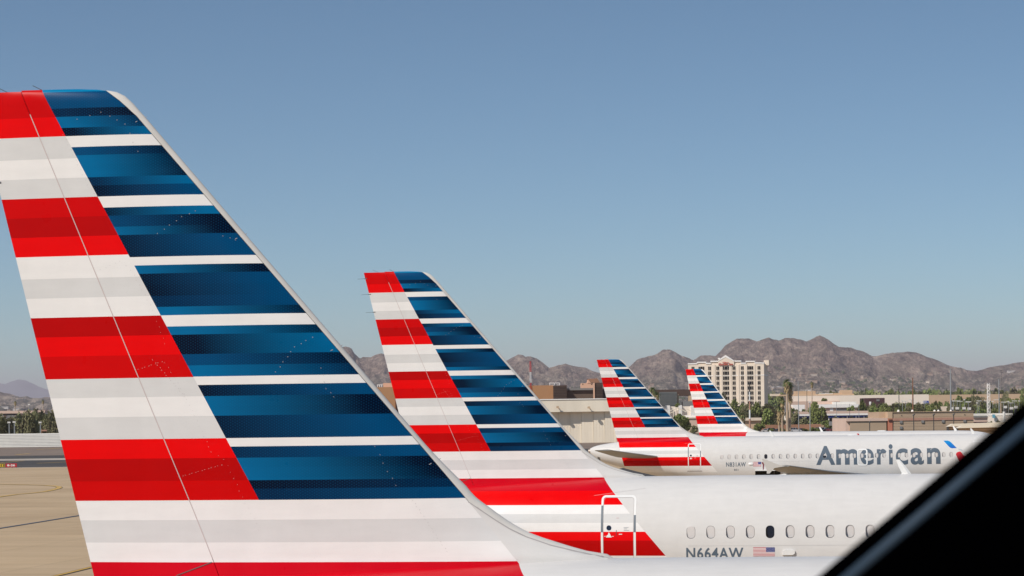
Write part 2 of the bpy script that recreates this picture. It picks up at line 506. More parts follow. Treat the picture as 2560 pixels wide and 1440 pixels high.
def airfoil(n=10, t=.11):
    up = []
    for i in range(n + 1):
        s = (1 - math.cos(PI*i/n))/2
        y = 5*t*(.2969*math.sqrt(s) - .126*s - .3516*s*s + .2843*s**3 - .1036*s**4)
        up.append((s, y))
    return [(s, y) for s, y in up] + [(s, -y*.75) for s, y in up[-2:0:-1]]
def surface(name, secs, mats, root, flip=1, t=.11, tw=.0):
    """secs: (y, xLE, xTE, z) ; lofted lifting surface"""
    af = airfoil(10, t); vs, fs = [], []; n = len(af)
    for (y, le, te, z) in secs:
        c = le - te
        for s, h in af: vs.append((le - s*c, y*flip, z + h*c - s*c*tw))
    for j in range(len(secs)-1):
        for i in range(n):
            fs.append((j*n+i, j*n+(i+1) % n, (j+1)*n+(i+1) % n, (j+1)*n+i))
    fs += [tuple(range(n)), tuple((len(secs)-1)*n+i for i in range(n))]
    mb = MB(); mb.add(vs, fs); ob = mb.build(name, mats, root, True)
    ob.data.set_sharp_from_angle(angle=math.radians(40)); return ob

def loft_x(name, stations, mats, root, n=24, cy=0.0, smooth=True):
    """stations: (x, zc, ry, rz)"""
    mb = MB(); vs, fs = [], []
    for x, zc, ry, rz in stations:
        vs += [(x, cy + ry*math.cos(2*PI*k/n), zc + rz*math.sin(2*PI*k/n)) for k in range(n)]
    for j in range(len(stations)-1):
        fs += [(j*n+k, j*n+(k+1) % n, (j+1)*n+(k+1) % n, (j+1)*n+k) for k in range(n)]
    fs += [tuple(range(n)), tuple((len(stations)-1)*n+k for k in range(n))]
    mb.add(vs, fs); o = mb.build(name, mats, root, smooth)
    o.data.set_sharp_from_angle(angle=math.radians(40)); return o

SHARED = {}
def build_fin(root):
    if not SHARED:
        a = fin_part('vertical_stabilizer', lambda z: min(xH(z) + .004, xIN(z) - .02), xIN, ZS, 14, LIV, root)
        b = fin_part('rudder', xTE, lambda z: min(xH(z) - .004, xIN(z) - .05), [5.62, 5.75, 5.86, 5.95] + ZS[3:-1], 7, LIV, root)
        c = fin_part('leading_edge', lambda z: min(xIN(z) + .008, xLE(z) - .004), xLE, ZS, 8, M['metal'], root, 1.6)
        hz = [11.70, 11.4, 11.1]
        d = strip_obj('hinge_seal', [([(xH(z), z) for z in (11.5, 6.06)], .010)], M['seal'], root, .002)
        riv = dashes([(2.37, 8.44), (2.49, 8.26), (2.68, 7.92), (2.94, 7.35), (3.10, 7.26), (3.22, 7.03), (3.35, 6.73), (3.50, 6.49), (3.51, 6.33)])
        riv += dashes([(1.57, 9.58), (1.82, 9.68), (1.96, 9.57), (2.23, 9.08), (2.4, 8.6)])
        riv += dashes([(2.62, 8.02), (2.2, 8.5)], .012, .03) + dashes([(1.12, 11.24), (1.42, 10.62), (1.55, 10.46)])
        riv += dashes([(xH(8.4) + .05, 8.36), (2.37, 8.46)], .01, .03) + dashes([(xH(7.2) + .05, 7.05), (3.1, 7.2)], .01, .03)
        riv += dashes([(5.4, 6.75), (5.7, 6.3), (5.85, 6.1)], .012, .03) + dashes([(3.1, 9.96), (3.4, 9.86), (3.7, 9.7)], .015, .06)
        riv += dashes([(4.3, 8.35), (4.36, 8.1), (4.5, 7.95)], .015, .05) + dashes([(4.95, 7.4), (5.1, 7.1), (5.25, 6.85)], .014, .07)
        riv += dashes([(3.75, 8.30), (3.98, 8.60), (4.25, 8.75)], .009, .06, .008) + dashes([(2.3, 10.0), (2.6, 10.2), (2.85, 10.3)], .009, .08, .008) + dashes([(1.3, 11.42), (1.6, 11.5), (1.9, 11.35), (2.1, 10.9)], .009, .1, .008)
        e = strip_obj('rivet_line', riv, M['line'], root, .003); e['kind'] = 'stuff'
        f = strip_obj('rudder_joint', [([(2.94, 6.02), (2.72, 5.94), (2.5, 5.86)], .010)], M['linedark'], root, .006)
        gs = [strip_obj('leading_edge_joint', [L_], M['line'], root, .004) for L_ in [([(xLE(z) - .135, z - .03), (xLE(z) - .01, z + .04)], .008) for z in (8.58, 9.95, 11.40, 7.2)] + [([(xIN(z) + .0, z) for z in (6.72, 6.6, 6.5, 6.4, 6.3, 6.2, 6.12, 6.06)], .010)]]
        SHARED['list'] = [(o.name.split('.')[0], o.data, o.get('kind')) for o in [a, b, c, d, e, f] + gs]
        return
    for k, me_, kd in SHARED['list']:
        o = bpy.data.objects.new(k, me_); COL.objects.link(o); o.parent = root
        if kd: o['kind'] = kd

def antenna(x, root, z0=6.0):
    mb = MB()
    def ring(z, a, b, t): return [(a, 0, z), ((a+b)/2+.04, -t, z), (b, 0, z), ((a+b)/2+.04, t, z)]
    lv = [(z0 - .04, x - .16, x + .18, .035), (z0 + .03, x - .10, x + .14, .03), (z0 + .22, x - .19, x + .0, .022), (z0 + .40, x - .25, x - .15, .012)]
    vs = []
    for l in lv: vs += ring(*l)
    fs = [(j*4+k, j*4+(k+1) % 4, j*4+4+(k+1) % 4, j*4+4+k) for j in range(3) for k in range(4)] + [(0, 1, 2, 3), (12, 13, 14, 15)]
    mb.add(vs, fs); return mb.build('antenna', M['white'], root)

def wheel_leg(root, x, y, r=.55, w=.4):
    m = MB(); m.tube([(x, y, 3.0), (x, y, r)], [.12, .09], 10); m.tube([(x + .9, y, 2.6), (x, y, 1.2)], .05, 6)
    g = m.build('landing_gear', M['white'], root)
    for s in (-.3, .3):
        q = MB(); q.tube([(x, y+s-w/3, r), (x, y+s-w/2.6, r), (x, y+s+w/2.6, r), (x, y+s+w/3, r)], [r*.8, r, r, r*.8], 24)
        q.build('wheel', M['tyre'], g)

def side_door(root, tab, x0, x1, z0, z1, zone, win=True):
    """outlined door; zone: list of (za, zb, 'w'/'g') for the outline"""
    r = .09
    def path(inset):
        a, b, c, d = x0+inset, x1-inset, z0+inset, z1-inset
        pts = []
        for cx, cz, a0 in ((b-r, d-r, 90), (b-r, c+r, 0), (a+r, c+r, -90), (a+r, d-r, -180)):
            for i in range(6):
                t = math.radians(a0 - 90*i/5); pts.append((cx + r*math.cos(t), cz + r*math.sin(t)))
        return pts
    P = path(0); Q = []
    for i in range(len(P)):
        a, b = P[i], P[(i+1) % len(P)]
        k = max(1, int(math.hypot(b[0]-a[0], b[1]-a[1])/.05)); Q += [(lerp(a[0], b[0], j/k), lerp(a[1], b[1], j/k)) for j in range(k)]
    quads = stroke(Q, .055, True)
    mi = []
    for q in quads:
        zc = sum(p[1] for p in q)/4; xc = sum(p[0] for p in q)/4; k = 0
        for za, zb, xm in zone:
            if za < zc < zb and (xm == 0 or (xm < 0 and xc < (x0+x1)/2) or (xm > 0 and xc > (x0+x1)/2)): k = 1
        mi.append(k)
    d = decal('door', quads, tab, [M['white'], M['greyline']], root, .006, mi=mi)
    decal('door_gap', stroke([(p[0]*1.0, p[1]) for p in path(.035)], .008, True), tab, M['line'], d, .005)
    if win:
        xw = x0 + .19
        k = decal('door_window', [rrect(xw, 4.695, .135, .135, .067, 6)], tab, M['glass'], d, .010)
        decal('door_placard', [rrect(xw + .20, 4.56, .012, .16, .005, 2)], tab, M['dark'], d, .012)
        decal('door_placard', [[(xw + .27, 4.515), (xw + .36, 4.515), (xw + .36, 4.535), (xw + .27, 4.535)]], tab, M['white'], d, .012)
        decal('door_handle', [[(xw-.08, 4.44), (xw+.08, 4.44), (xw+.05, 4.50), (xw+.02, 4.515), (xw+.01, 4.57), (xw-.01, 4.57), (xw-.02, 4.515), (xw-.05, 4.50)],
                              [(xw-.13, 4.462), (xw-.082, 4.462), (xw-.082, 4.475), (xw-.13, 4.475)], [(xw+.082, 4.462), (xw+.13, 4.462), (xw+.13, 4.475), (xw+.082, 4.475)]], tab, M['white'], d, .013)
        decal('door_notice', [[(xw+.20, 4.95), (xw+.27, 4.95), (xw+.27, 4.965), (xw+.20, 4.965)]], tab, mat('faded_red_print', (.62, .45, .44), .6), d, .012)
        nb = mat('grey_print', (.45, .45, .45), .6)
        decal('door_notice', [[(xw+.40, zq), (xw+.40+l, zq), (xw+.40+l, zq+.012), (xw+.40, zq+.012)] for zq, l in ((4.70, .13), (4.665, .09), (4.625, .15))], tab, nb, d, .012)
    return d

def flag(root, tab, x0, x1, z0, z1, mirrored=True):
    rd, wt, bl = mat('flag_red', (.45, .03, .05), .5), M['white'], mat('flag_blue', (.03, .04, .20), .5)
    P, mi = [], []; h = (z1 - z0)/13
    for i in range(13):
        P.append([(x0, z0 + i*h), (x1, z0 + i*h), (x1, z0 + (i+1)*h), (x0, z0 + (i+1)*h)]); mi.append(0 if i % 2 == 0 else 1)
    f = decal('flag', P, tab, [rd, wt], root, .006, mi=mi)
    xa = x0 + (x1 - x0)*.60
    decal('flag_canton', [[(xa, z0 + 6*h), (x1, z0 + 6*h), (x1, z1), (xa, z1)]], tab, bl, f, .009)
    st = []
    for r_ in range(5):
        for c in range(6 - (r_ % 2)):
            cx = xa + (x1 - xa)*((c + .5 + (r_ % 2)*.5)/6); cz = z0 + 6*h + (7*h)*((r_ + .5)/5)
            rr = (x1-x0)*.014
            st.append([(cx + (rr if k % 2 == 0 else rr*.45)*math.sin(2*PI*k/10), cz + (rr if k % 2 == 0 else rr*.45)*math.cos(2*PI*k/10)) for k in range(10)])
    decal('flag_stars', st, tab, wt, f, .012)
    return f

def aircraft(name_label, px, py, Y, yaw, Lx, windows=(), reg=None, letters=False, door=True, ant=(), cargo=None, group='airliners parked in a row with striped tails', details=True):
    a = math.radians(yaw)
    X = unroll(px, py)[0] * Y
    root = empty('airliner', (X, Y, 0), -a)
    tag(root, name_label, 'airliner', group)
    WZ = 4.57
    pockets = []
    for i, (x, kind) in enumerate(windows):
        pockets.append((rrect(x, WZ, .23, .335, .105), -2.4, -1.80))
    if cargo: pockets.append((rrect((cargo[0]+cargo[1])/2, (cargo[2]+cargo[3])/2, cargo[1]-cargo[0], cargo[3]-cargo[2], .05, 2), -2.4, -.9))
    body, tab = fuselage(Lx, root, pockets)
    build_fin(root)
    for i, (x, kind) in enumerate(windows):
        mb = MB(); mb.prism(rrect(x, WZ, .212, .317, .095), -1.815, -1.78)
        w = mb.build('cabin_window', M['blind'] if kind != 1 else M['glass'], root)
        if kind == 2:
            q = MB(); q.prism(rrect(x, WZ - .06, .19, .17, .07), -1.822, -1.8152); q.build('pane', M['glass'], w)
        if kind == 1: w['label'] = 'dark window with its blind open'
    for sg in (1, -1):
        surface('horizontal_stabilizer', [(1.1, 4.66, 1.55, 4.60), (2.4, 3.83, 1.22, 4.74), (5.9, 1.70, .34, 5.16), (6.2, 1.50, .30, 5.22)], M['wing'], root, sg, .085)
        dlt = 14.09 - (13.86 if Lx > 35 else 14.09) + (1.6 if Lx > 35 else 0)
        wing = surface('wing', [(1.6, 22.1+dlt, 15.7+dlt, 2.85), (6.4, 19.63+dlt, 15.6+dlt, 3.25), (11.5, 16.97+dlt, 14.1+dlt, 3.66), (16.4, 14.42+dlt, 12.75+dlt, 4.16), (16.95, 14.13+dlt, 12.62+dlt, 4.22)], M['wing'], root, sg, .105, .07)
        fb = MB(); P = [(12.29, 4.70), (12.42, 4.70), (13.44, 4.28), (13.9, 4.21), (13.12, 4.08), (12.80, 3.72), (12.62, 3.72), (12.62, 3.95), (12.49, 4.25)]
        fb.prism([(x+dlt, z) for x, z in P], sg*16.93, sg*16.99); fb.build('wingtip_fence', M['fence'], wing)
        for yy, xt in ((8.6, 15.0), (12.4, 13.8)):
            loft_x('flap_fairing', [(xt - .9 + dlt, 3.15 + (yy-8.6)*.08, .02, .02), (xt - .2 + dlt, 3.08 + (yy-8.6)*.08, .13, .17), (xt + 1.0 + dlt, 3.06 + (yy-8.6)*.08, .16, .24), (xt + 2.2 + dlt, 3.12 + (yy-8.6)*.08, .05, .08)], M['white'], wing, 10, sg*yy)
        loft_x('engine', [(18.2+dlt, 1.75, .42, .42), (19.0+dlt, 1.8, .75, .75), (20.5+dlt, 1.9, 1.05, 1.08), (22.0+dlt, 1.93, 1.18, 1.2), (23.2+dlt, 1.93, 1.12, 1.14), (23.55+dlt, 1.93, .98, 1.0), (23.45+dlt, 1.93, .86, .88), (22.9+dlt, 1.93, .80, .82)], M['engine'], root, 28, sg*5.75)
        py_ = MB(); py_.prism([(18.5+dlt, 2.7), (22.6+dlt, 2.95), (21.4+dlt, 3.05), (18.6+dlt, 3.1)], sg*5.75-.16, sg*5.75+.16); py_.build('pylon', M['engine'], root)
        wheel_leg(root, 16.6+dlt, sg*3.8)
    loft_x('belly_fairing', [(14.6+dlt, 2.4, .6, .2), (16+dlt, 2.35, 1.75, .75), (18+dlt, 2.3, 2.12, 1.18), (20.2+dlt, 2.3, 2.2, 1.32), (22.2+dlt, 2.3, 2.15, 1.28), (23.3+dlt, 2.3, 1.9, .98), (24.2+dlt, 2.35, 1.0, .4)], M['body'], root, 40)
    wheel_leg(root, Lx - 5.1, 0, .38, .25)
    loft_x('exhaust_nozzle', [(-.72, 5.05, .12, .125), (-.70, 5.05, .155, .155), (-.50, 5.06, .205, .205)], mat('exhaust_metal', (.38, .31, .26), .45, .3) if 'ex' not in M else M['ex'], root, 20)
    # rudder static wicks
    for zz in (11.62, 11.18, 10.68):
        m_ = MB(); m_.tube([(xTE(zz) + .05, 0, zz), (xTE(zz) - .03, 0, zz - .005)], [.018, .010], 6); m_.tube([(xTE(zz) - .02, 0, zz), (xTE(zz) - .22, 0, zz - .01)], .004, 5); m_.build('static_wick', M['dark'], root)
    for xx in (.35, .82):
        m_ = MB(); m_.tube([(xx + .06, 0, 11.78), (xx - .10, 0, 11.86)], .004, 5); m_.build('static_wick', M['dark'], root)
    for x in ant: antenna(x, root, 6.02)
    if door:
        side_door(root, tab, 6.71, 7.60, 3.62, 5.53, [(4.57, 5.28, -1), (4.57, 5.02, 1)])
        decal('door_sill', [[(6.60, 3.53), (7.72, 3.53), (7.68, 3.585), (6.64, 3.585)]], tab, M['line'], root, .02)
    if details:
        decal('skin_joint', stroke([(6.47, 5.55), (7.86, 5.73)], .006), tab, M['line'], root, .004)
        decal('skin_joint', stroke([(9.03, 4.21), (Lx - 7.5, 4.21)], .008), tab, mat('faint_joint', (.52, .50, .48), .6), root, .004)
        for xj in (12.9, 18.0, 24.6):
            if xj < Lx - 6: decal('skin_joint', stroke([(xj, 3.0), (xj, 5.9)], .006), tab, mat('faint_seam', (.68, .655, .63), .6), root, .003)
    if reg:
        txt, tx0, tx1, tz0, tz1, small = reg
        _wrap('registration_number', text_bm(txt, tx0, tx1, tz0, tz1, .022, 0, 1.12), tab, M['letter'], root, .006, .07)
        if small: _wrap('fleet_number', text_bm(small[0], *small[1:], .01), tab, M['letter'], root, .006, .07)
    return root, tab

# anchors measured from the fins
p1, _ = aircraft('airliner with the huge striped tail with dotted blue bars, standing in front of all others', -60, 230, 29.5, 7, 37.13, door=False, details=False)
win2 = [(9.11 + .5254*i, 1 if i == 4 else 0) for i in range(13)]
p2, t2 = aircraft('airliner with registration N664AW and flag below its row of cabin windows', 910, 682, 67.0, 7, 37.13,
                  windows=win2, reg=('N664AW', 8.98, 10.50, 3.86, 4.165, None), ant=(14.86,))
flag(p2, t2, 10.76, 11.33, 3.93, 4.165)
mb = MB(); mb.prism([(11.53, 3.96), (11.80, 3.96), (11.86, 4.0), (11.86, 4.07), (11.80, 4.10), (11.60, 4.10), (11.54, 4.06)], -2.02, -1.90); mb.build('probe_cover', M['white'], p2)
decal('red_marking', [[(13.35, 3.99), (13.8, 3.99), (13.8, 4.05), (13.35, 4.05)]], t2, mat('maroon_paint', (.12, .01, .012), .5), p2, .006)
win3 = [(9.15 + .5273*i, 1 if i == 6 else (2 if i == 14 else 0)) for i in range(33) if i not in ()] + [(9.15 + .5273*33 + .0, 0), (9.15 + .5273*35, 0)]
p3, t3 = aircraft('white airliner with large grey airline name on its side and open cargo hold, registration N831AW', 1492, 899, 176.6, 7, 33.4,
                  windows=win3, reg=('N831AW', 9.45, 10.87, 3.86, 4.18, ('831', 10.02, 10.32, 3.56, 3.70)), ant=(12.80, 27.22), cargo=(11.53, 13.35, 2.1, 3.55))
fl3 = flag(p3, t3, 11.40, 11.98, 3.86, 4.19)
decal('red_streamer', [[(12.02, 4.17), (12.22, 4.17), (12.22, 4.07), (12.16, 4.0), (12.14, 3.62), (12.09, 3.62), (12.08, 4.0), (12.02, 4.07)]], t3, mat('streamer', (.20, .04, .05), .6), p3, .02)
loft_x('outlet_cover', [(11.05, 4.04, .02, .02), (11.12, 4.04, .05, .10), (11.32, 4.04, .05, .10), (11.40, 4.04, .02, .06)], M['white'], p3, 10, -1.97)
# cargo door swung up
mb = MB(); mb.box(11.55, 13.33, -2.75, -1.90, 3.56, 3.62); mb.build('cargo_door', M['white'], p3)
# airline name in thick letters, pierced by the windows
LX = (('A', 15.92, 17.27, 3.93, 5.28), ('m', 17.34, 18.92, 3.93, 5.04), ('e', 19.06, 20.02, 3.90, 5.05), ('r', 20.24, 20.92, 3.92, 5.03), ('i', 21.09, 21.37, 3.92, 5.36), ('c', 21.58, 22.44, 3.88, 5.05), ('a', 22.62, 23.56, 3.88, 5.06), ('n', 23.79, 24.74, 3.92, 5.06))
bm = bmesh.new()
for ch_, xa_, xb_, za_, zb_ in LX:
    b1 = text_bm(ch_, xa_, xb_, za_, zb_, .020 if ch_ in 'eac' else .030, .02)
    tm_ = bpy.data.meshes.new('t'); b1.to_mesh(tm_); b1.free(); bm.from_mesh(tm_); bpy.data.meshes.remove(tm_)
nm = from_bm('airline_name', bm, M['letter'])
cb = bmesh.new()
for x, k in win3:
    if x < 15.5 or x > 25.2: continue
    poly = rrect(x, 4.57, .25, .35, .115)
    a_ = [cb.verts.new((q[0], -.5, q[1])) for q in poly]; b_ = [cb.verts.new((q[0], .5, q[1])) for q in poly]
    cb.faces.new(a_); cb.faces.new(b_[::-1]); n_ = len(a_)
    for i in range(n_): cb.faces.new((a_[i], a_[(i+1) % n_], b_[(i+1) % n_], b_[i]))
boolean_cut(nm, cb)
bm = bmesh.new(); bm.from_mesh(nm.data); bpy.data.objects.remove(nm)
nm = _wrap('airline_name', bm, t3, M['letter'], p3, -.015, .10, 100)
# emergency exit ring, front door, emblem
ex = decal('exit_door', stroke(rrect(19.21, 4.45, .64, 1.12, .14, 6), .095, True), t3, M['white'], p3, .036)
decal('front_door_outline', stroke([(27.12, 3.7), (27.12, 5.50), (27.98, 5.50), (27.98, 3.7)], .055), t3, M['white'], p3, .006)
def grad_mat(name, ca, cb_, za, zb):
    m = bpy.data.materials.new(name); m.use_nodes = True; n = N(m); b = m.node_tree.nodes['Principled BSDF']
    tc = n.new('ShaderNodeTexCoord'); sp = n.new('ShaderNodeSeparateXYZ'); n.l.new(tc.outputs['Object'], sp.inputs[0])
    n.l.new(n.ramp(n.mapr(sp.outputs[2], za, zb), [(0, ca), (1, cb_)]), b.inputs['Base Color']); b.inputs['Roughness'].default_value = .4
    return m
em = decal('emblem_wing', [[(24.99, 5.57), (25.30, 5.57), (25.43, 5.52), (25.56, 5.41), (25.91, 5.03), (25.58, 5.02), (25.46, 5.05), (25.36, 5.14)]], t3, grad_mat('emblem_blue', (.0, .09, .42), (.0, .26, .62), 5.0, 5.57), p3, .008)
decal('emblem_tail', [[(25.83, 4.57), (25.86, 4.67), (25.95, 4.75), (26.12, 4.79), (26.19, 4.75), (26.36, 4.53), (26.67, 4.21), (26.86, 3.98), (26.53, 3.91), (26.25, 3.93), (26.11, 4.02), (25.97, 4.22)]], t3, grad_mat('emblem_red', (.12, .0, .01), (.62, .01, .02), 3.9, 4.75), p3, .008)
decal('emblem_beak', [[(25.98, 5.00), (26.22, 4.95), (26.38, 4.82), (26.2, 4.85), (26.05, 4.90)]], t3, mat('emblem_grey', (.42, .47, .50), .4), p3, .008)
p4, _ = aircraft('airliner with the smallest striped tail, before the hotel, only its roof line showing', 1714, 926, 219.2, 37, 33.4, door=False, details=False, ant=(14.1, 27.0))
for rt, x in ((p4, 20.0), (p3, 18.6)):
    loft_x('radome_blister', [(x - .5, 6.0, .02, .02), (x - .3, 6.02, .16, .06), (x + .3, 6.02, .16, .06), (x + .5, 6.0, .02, .02)], M['white'], rt, 12)
mb = MB(); mb.tube([(18.95, 0, 6.0), (18.95, 0, 6.1), (18.95, 0, 6.14)], [.10, .09, .03], 12); mb.build('beacon', M['redpaint'], p3)

# ================================================================== SETTING
def rockmat():
    m = bpy.data.materials.new('desert_rock'); m.use_nodes = True; n = N(m); b = m.node_tree.nodes['Principled BSDF']
    tc = n.new('ShaderNodeTexCoord'); o0 = tc.outputs['Object']; o = n.scale(o0, (1, .16, 1))
    a = n.math('MULTIPLY_ADD', n.noise(o, .06, 6, .85), .6, n.math('MULTIPLY', n.noise(o, .010, 5, .7), .40)); c = n.ramp(a, [(.41, (.09, .065, .055)), (.465, (.30, .215, .175)), (.52, (.48, .345, .27)), (.59, (.78, .60, .46))])
    v = n.new('ShaderNodeTexVoronoi'); v.inputs['Scale'].default_value = .085; n.l.new(o, v.inputs['Vector'])
    dots = n.mapr(v.outputs['Distance'], .18, .42, 1, 0)
    sp = n.new('ShaderNodeSeparateXYZ'); n.l.new(o0, sp.inputs[0])
    low = n.mapr(sp.outputs[2], 10, 220, 1.0, .30)
    g = n.math('MULTIPLY', n.math('MULTIPLY', dots, low), n.mapr(n.noise(o, .012, 3), .42, .58))
    c = n.mix(g, c, (.085, .10, .06))
    lg = n.math('MULTIPLY', n.mapr(n.noise(n.scale(o, (.5, 1, 1)), .022, 6, .8), .46, .51), n.mapr(sp.outputs[2], 30, 210, .9, .12))
    c = n.mix(lg, c, (.10, .125, .075))
    c = n.mix(n.mapr(sp.outputs[2], 70, 150, .60, 0), c, (.13, .145, .10))
    pt = n.math('MULTIPLY', n.mapr(n.noise(n.scale(o, (.5, 1, 1)), .035, 6, .85), .50, .55), n.mapr(sp.outputs[2], 40, 200, .95, .12))
    c = n.mix(pt, c, (.85, .68, .52))
    c = n.mix(n.mapr(n.noise(o, .05, 5, .75), .35, .7, 0, .45), c, (.15, .11, .10))
    n.l.new(c, b.inputs['Base Color']); b.inputs['Roughness'].default_value = .95; b.inputs['Specular IOR Level'].default_value = .1
    n.l.new(n.bump(n.noise(n.scale(o0, (1, .45, 1)), .03, 8, .8), 1.0, 40), b.inputs['Normal'])
    return m
ROCK = rockmat()
SKY = [(-200, 952), (-60, 968), (0, 979), (25, 982.5), (50, 988.8), (67, 988), (80, 995), (100, 996), (112, 992.5), (125, 992), (300, 985), (500, 960), (700, 920), (820, 880), (850, 868), (862.5, 864.4), (871, 865), (879, 870), (886, 882), (899, 894),
       (907.5, 890), (927, 890.6), (937.5, 885), (952.5, 880.6), (961, 884), (1000, 900), (1060, 925), (1130, 935), (1200, 925), (1245, 908), (1269.7, 898), (1283, 891), (1295, 884.3), (1306.7, 885), (1314, 890), (1326, 889), (1343.6, 897), (1361, 908.6), (1372.8, 918.3), (1384, 915), (1396, 910.6), (1413.6, 907.6),
       (1435, 914.4), (1464, 915.4), (1477.8, 922), (1499, 929), (1530, 930), (1555, 925), (1573, 913.7), (1592, 899), (1618, 888), (1640, 882), (1657.5, 872.4), (1674.7, 871.6), (1686.7, 878.4), (1704, 888.8), (1733, 899), (1750, 888.6), (1772, 886), (1789, 890), (1814, 862),
       (1841.7, 845.6), (1869.4, 844), (1891.7, 851), (1922, 841.4), (1947, 848), (1963, 841), (1990.6, 845), (2015.6, 852), (2049, 838), (2071, 846.4), (2096, 861.7), (2126.7, 864.4), (2154, 872.8), (2182, 888), (2201.7, 886.7), (2232, 879.7),
       (2274, 877.8), (2293, 879.7), (2335, 893.6), (2376.7, 911.7), (2418, 924), (2440.6, 927), (2479, 915.8), (2515.6, 909), (2543, 904.7), (2560, 903), (2700, 895), (2900, 920)]
SK2 = []
for px, py in SKY:
    a, b = unroll(px, py); SK2.append((a, -b))
def ridge(a): return lin(SK2, a)
YR = 9500.0
def terrain():
    a0, a1, NX = -0.245, 0.245, 1150
    ys = [2600 + i*120 for i in range(20)] + [5000 + i*24 for i in range(188)] + [9512 + i*120 for i in range(10)]
    vs, fs = [], []
    for Y in ys:
        for i in range(NX + 1):
            a = lerp(a0, a1, i/NX); X = a*Y
            # ridges sampled with lateral wander so that spurs do not point at one spot
            wob = (noise.noise(Vector((X*.0008, Y*.0006, 3.1)))) * .012 * min(1, abs(YR - Y)/1500)
            Hr = ridge(a + wob) * YR + ZC
            s = (Y - 4600) / (YR - 4600)
            if s <= 0: base = 0
            elif s <= 1: base = Hr * (s**2.1*.80 + .20*s)
            else: base = Hr * max(0, 1 - (s - 1)*2.2)
            p = Vector((X*.0017 + .25*noise.noise(Vector((X*.002, Y*.002, 1))), Y*.0010, 0))
            r = noise.ridged_multi_fractal(p, .78, 2.15, 8, 1.0, 2.0) - 1.0
            k = max(0, min(1, s*1.4)) * (1 - max(0, min(1, (s-.90)/.10))*.93) * min(1, Hr/120)
            r2 = noise.ridged_multi_fractal(Vector((X*.0062, Y*.0034, 7)), .9, 2.1, 5, 1.0, 2.0) - 1.0
            z = base + min(r - .85, .12) * 52 * k + min(r2 - .6, .1) * 30 * k + (noise.ridged_multi_fractal(Vector((X*.02, Y*.012, 2)), .9, 2.1, 4, 1.0, 2.0) - 1.3) * 7 * k + noise.fractal(Vector((X*.012, Y*.008, 5)), .7, 2.0, 5) * (11*k + 3.0*max(0, min(1, s*3))*min(1, Hr/100))
            if s < 0.02: z = min(z, 3)
            vs.append((X, Y, z - (12 if Y <= ys[0] else (0 if s > 0 else .6))))
    w = NX + 1
    for j in range(len(ys) - 1):
        for i in range(NX):
            fs.append((j*w+i, j*w+i+1, (j+1)*w+i+1, (j+1)*w+i))
    me = bpy.data.meshes.new('mountains'); me.from_pydata(vs, [], fs)
    o = link('mountains', me, ROCK, None, True); tag(o, kind='structure')
    return vs, w, ys, a0, a1, NX
TV, TW, TY, TA0, TA1, TNX = terrain()
def ground_z(X, Y):
    if Y <= TY[0] or Y >= TY[-1]: return 0.0
    j = max(i for i in range(len(TY)) if TY[i] <= Y); j = min(j, len(TY) - 2)
    t = (Y - TY[j])/(TY[j+1] - TY[j])
    fi = (X/Y - TA0)/(TA1 - TA0)*TNX; i = max(0, min(TNX - 1, int(fi))); u = fi - i
    def z(jj): return lerp(TV[jj*TW+i][2], TV[jj*TW+i+1][2], u)
    return max(0.0, lerp(z(j), z(j+1), t))
# distant range
def far_range():
    prof = [(-.40, 40), (-.30, 80), (-.235, 92), (-.2133, 99.6), (-.209, 101), (-.205, 102.5), (-.2023, 101.6), (-.1988, 94.5), (-.1933, 86.6), (-.18, 68), (-.15, 45), (-.1, 20), (0, 12), (.05, 20), (.19, 22), (.2, 25), (.3, 10)]
    Y0 = 38000; vs, fs = [], []; NX = 400
    for j in range(24):
        Y = Y0 + (j - 12)*300
        for i in range(NX+1):
            a = lerp(-.40, .30, i/NX)
            h = lin(prof, a)/F*Y0*max(0, 1 - abs(j-12)/12.5)
            h *= 1 + .12*noise.fractal(Vector((a*60, j*.25, 0)), .8, 2, 5) 
            vs.append((a*Y, Y, h + ZC - 10*(j == 0)))
    for j in range(23):
        for i in range(NX):
            w = NX+1; fs.append((j*w+i, j*w+i+1, (j+1)*w+i+1, (j+1)*w+i))
    me = bpy.data.meshes.new('distant_mountains'); me.from_pydata(vs, [], fs)
    tag(link('distant_mountains', me, mat('far_slopes', (.13, .155, .15), .95, var=.3, vscale=.002), None, True), kind='structure')
far_range()

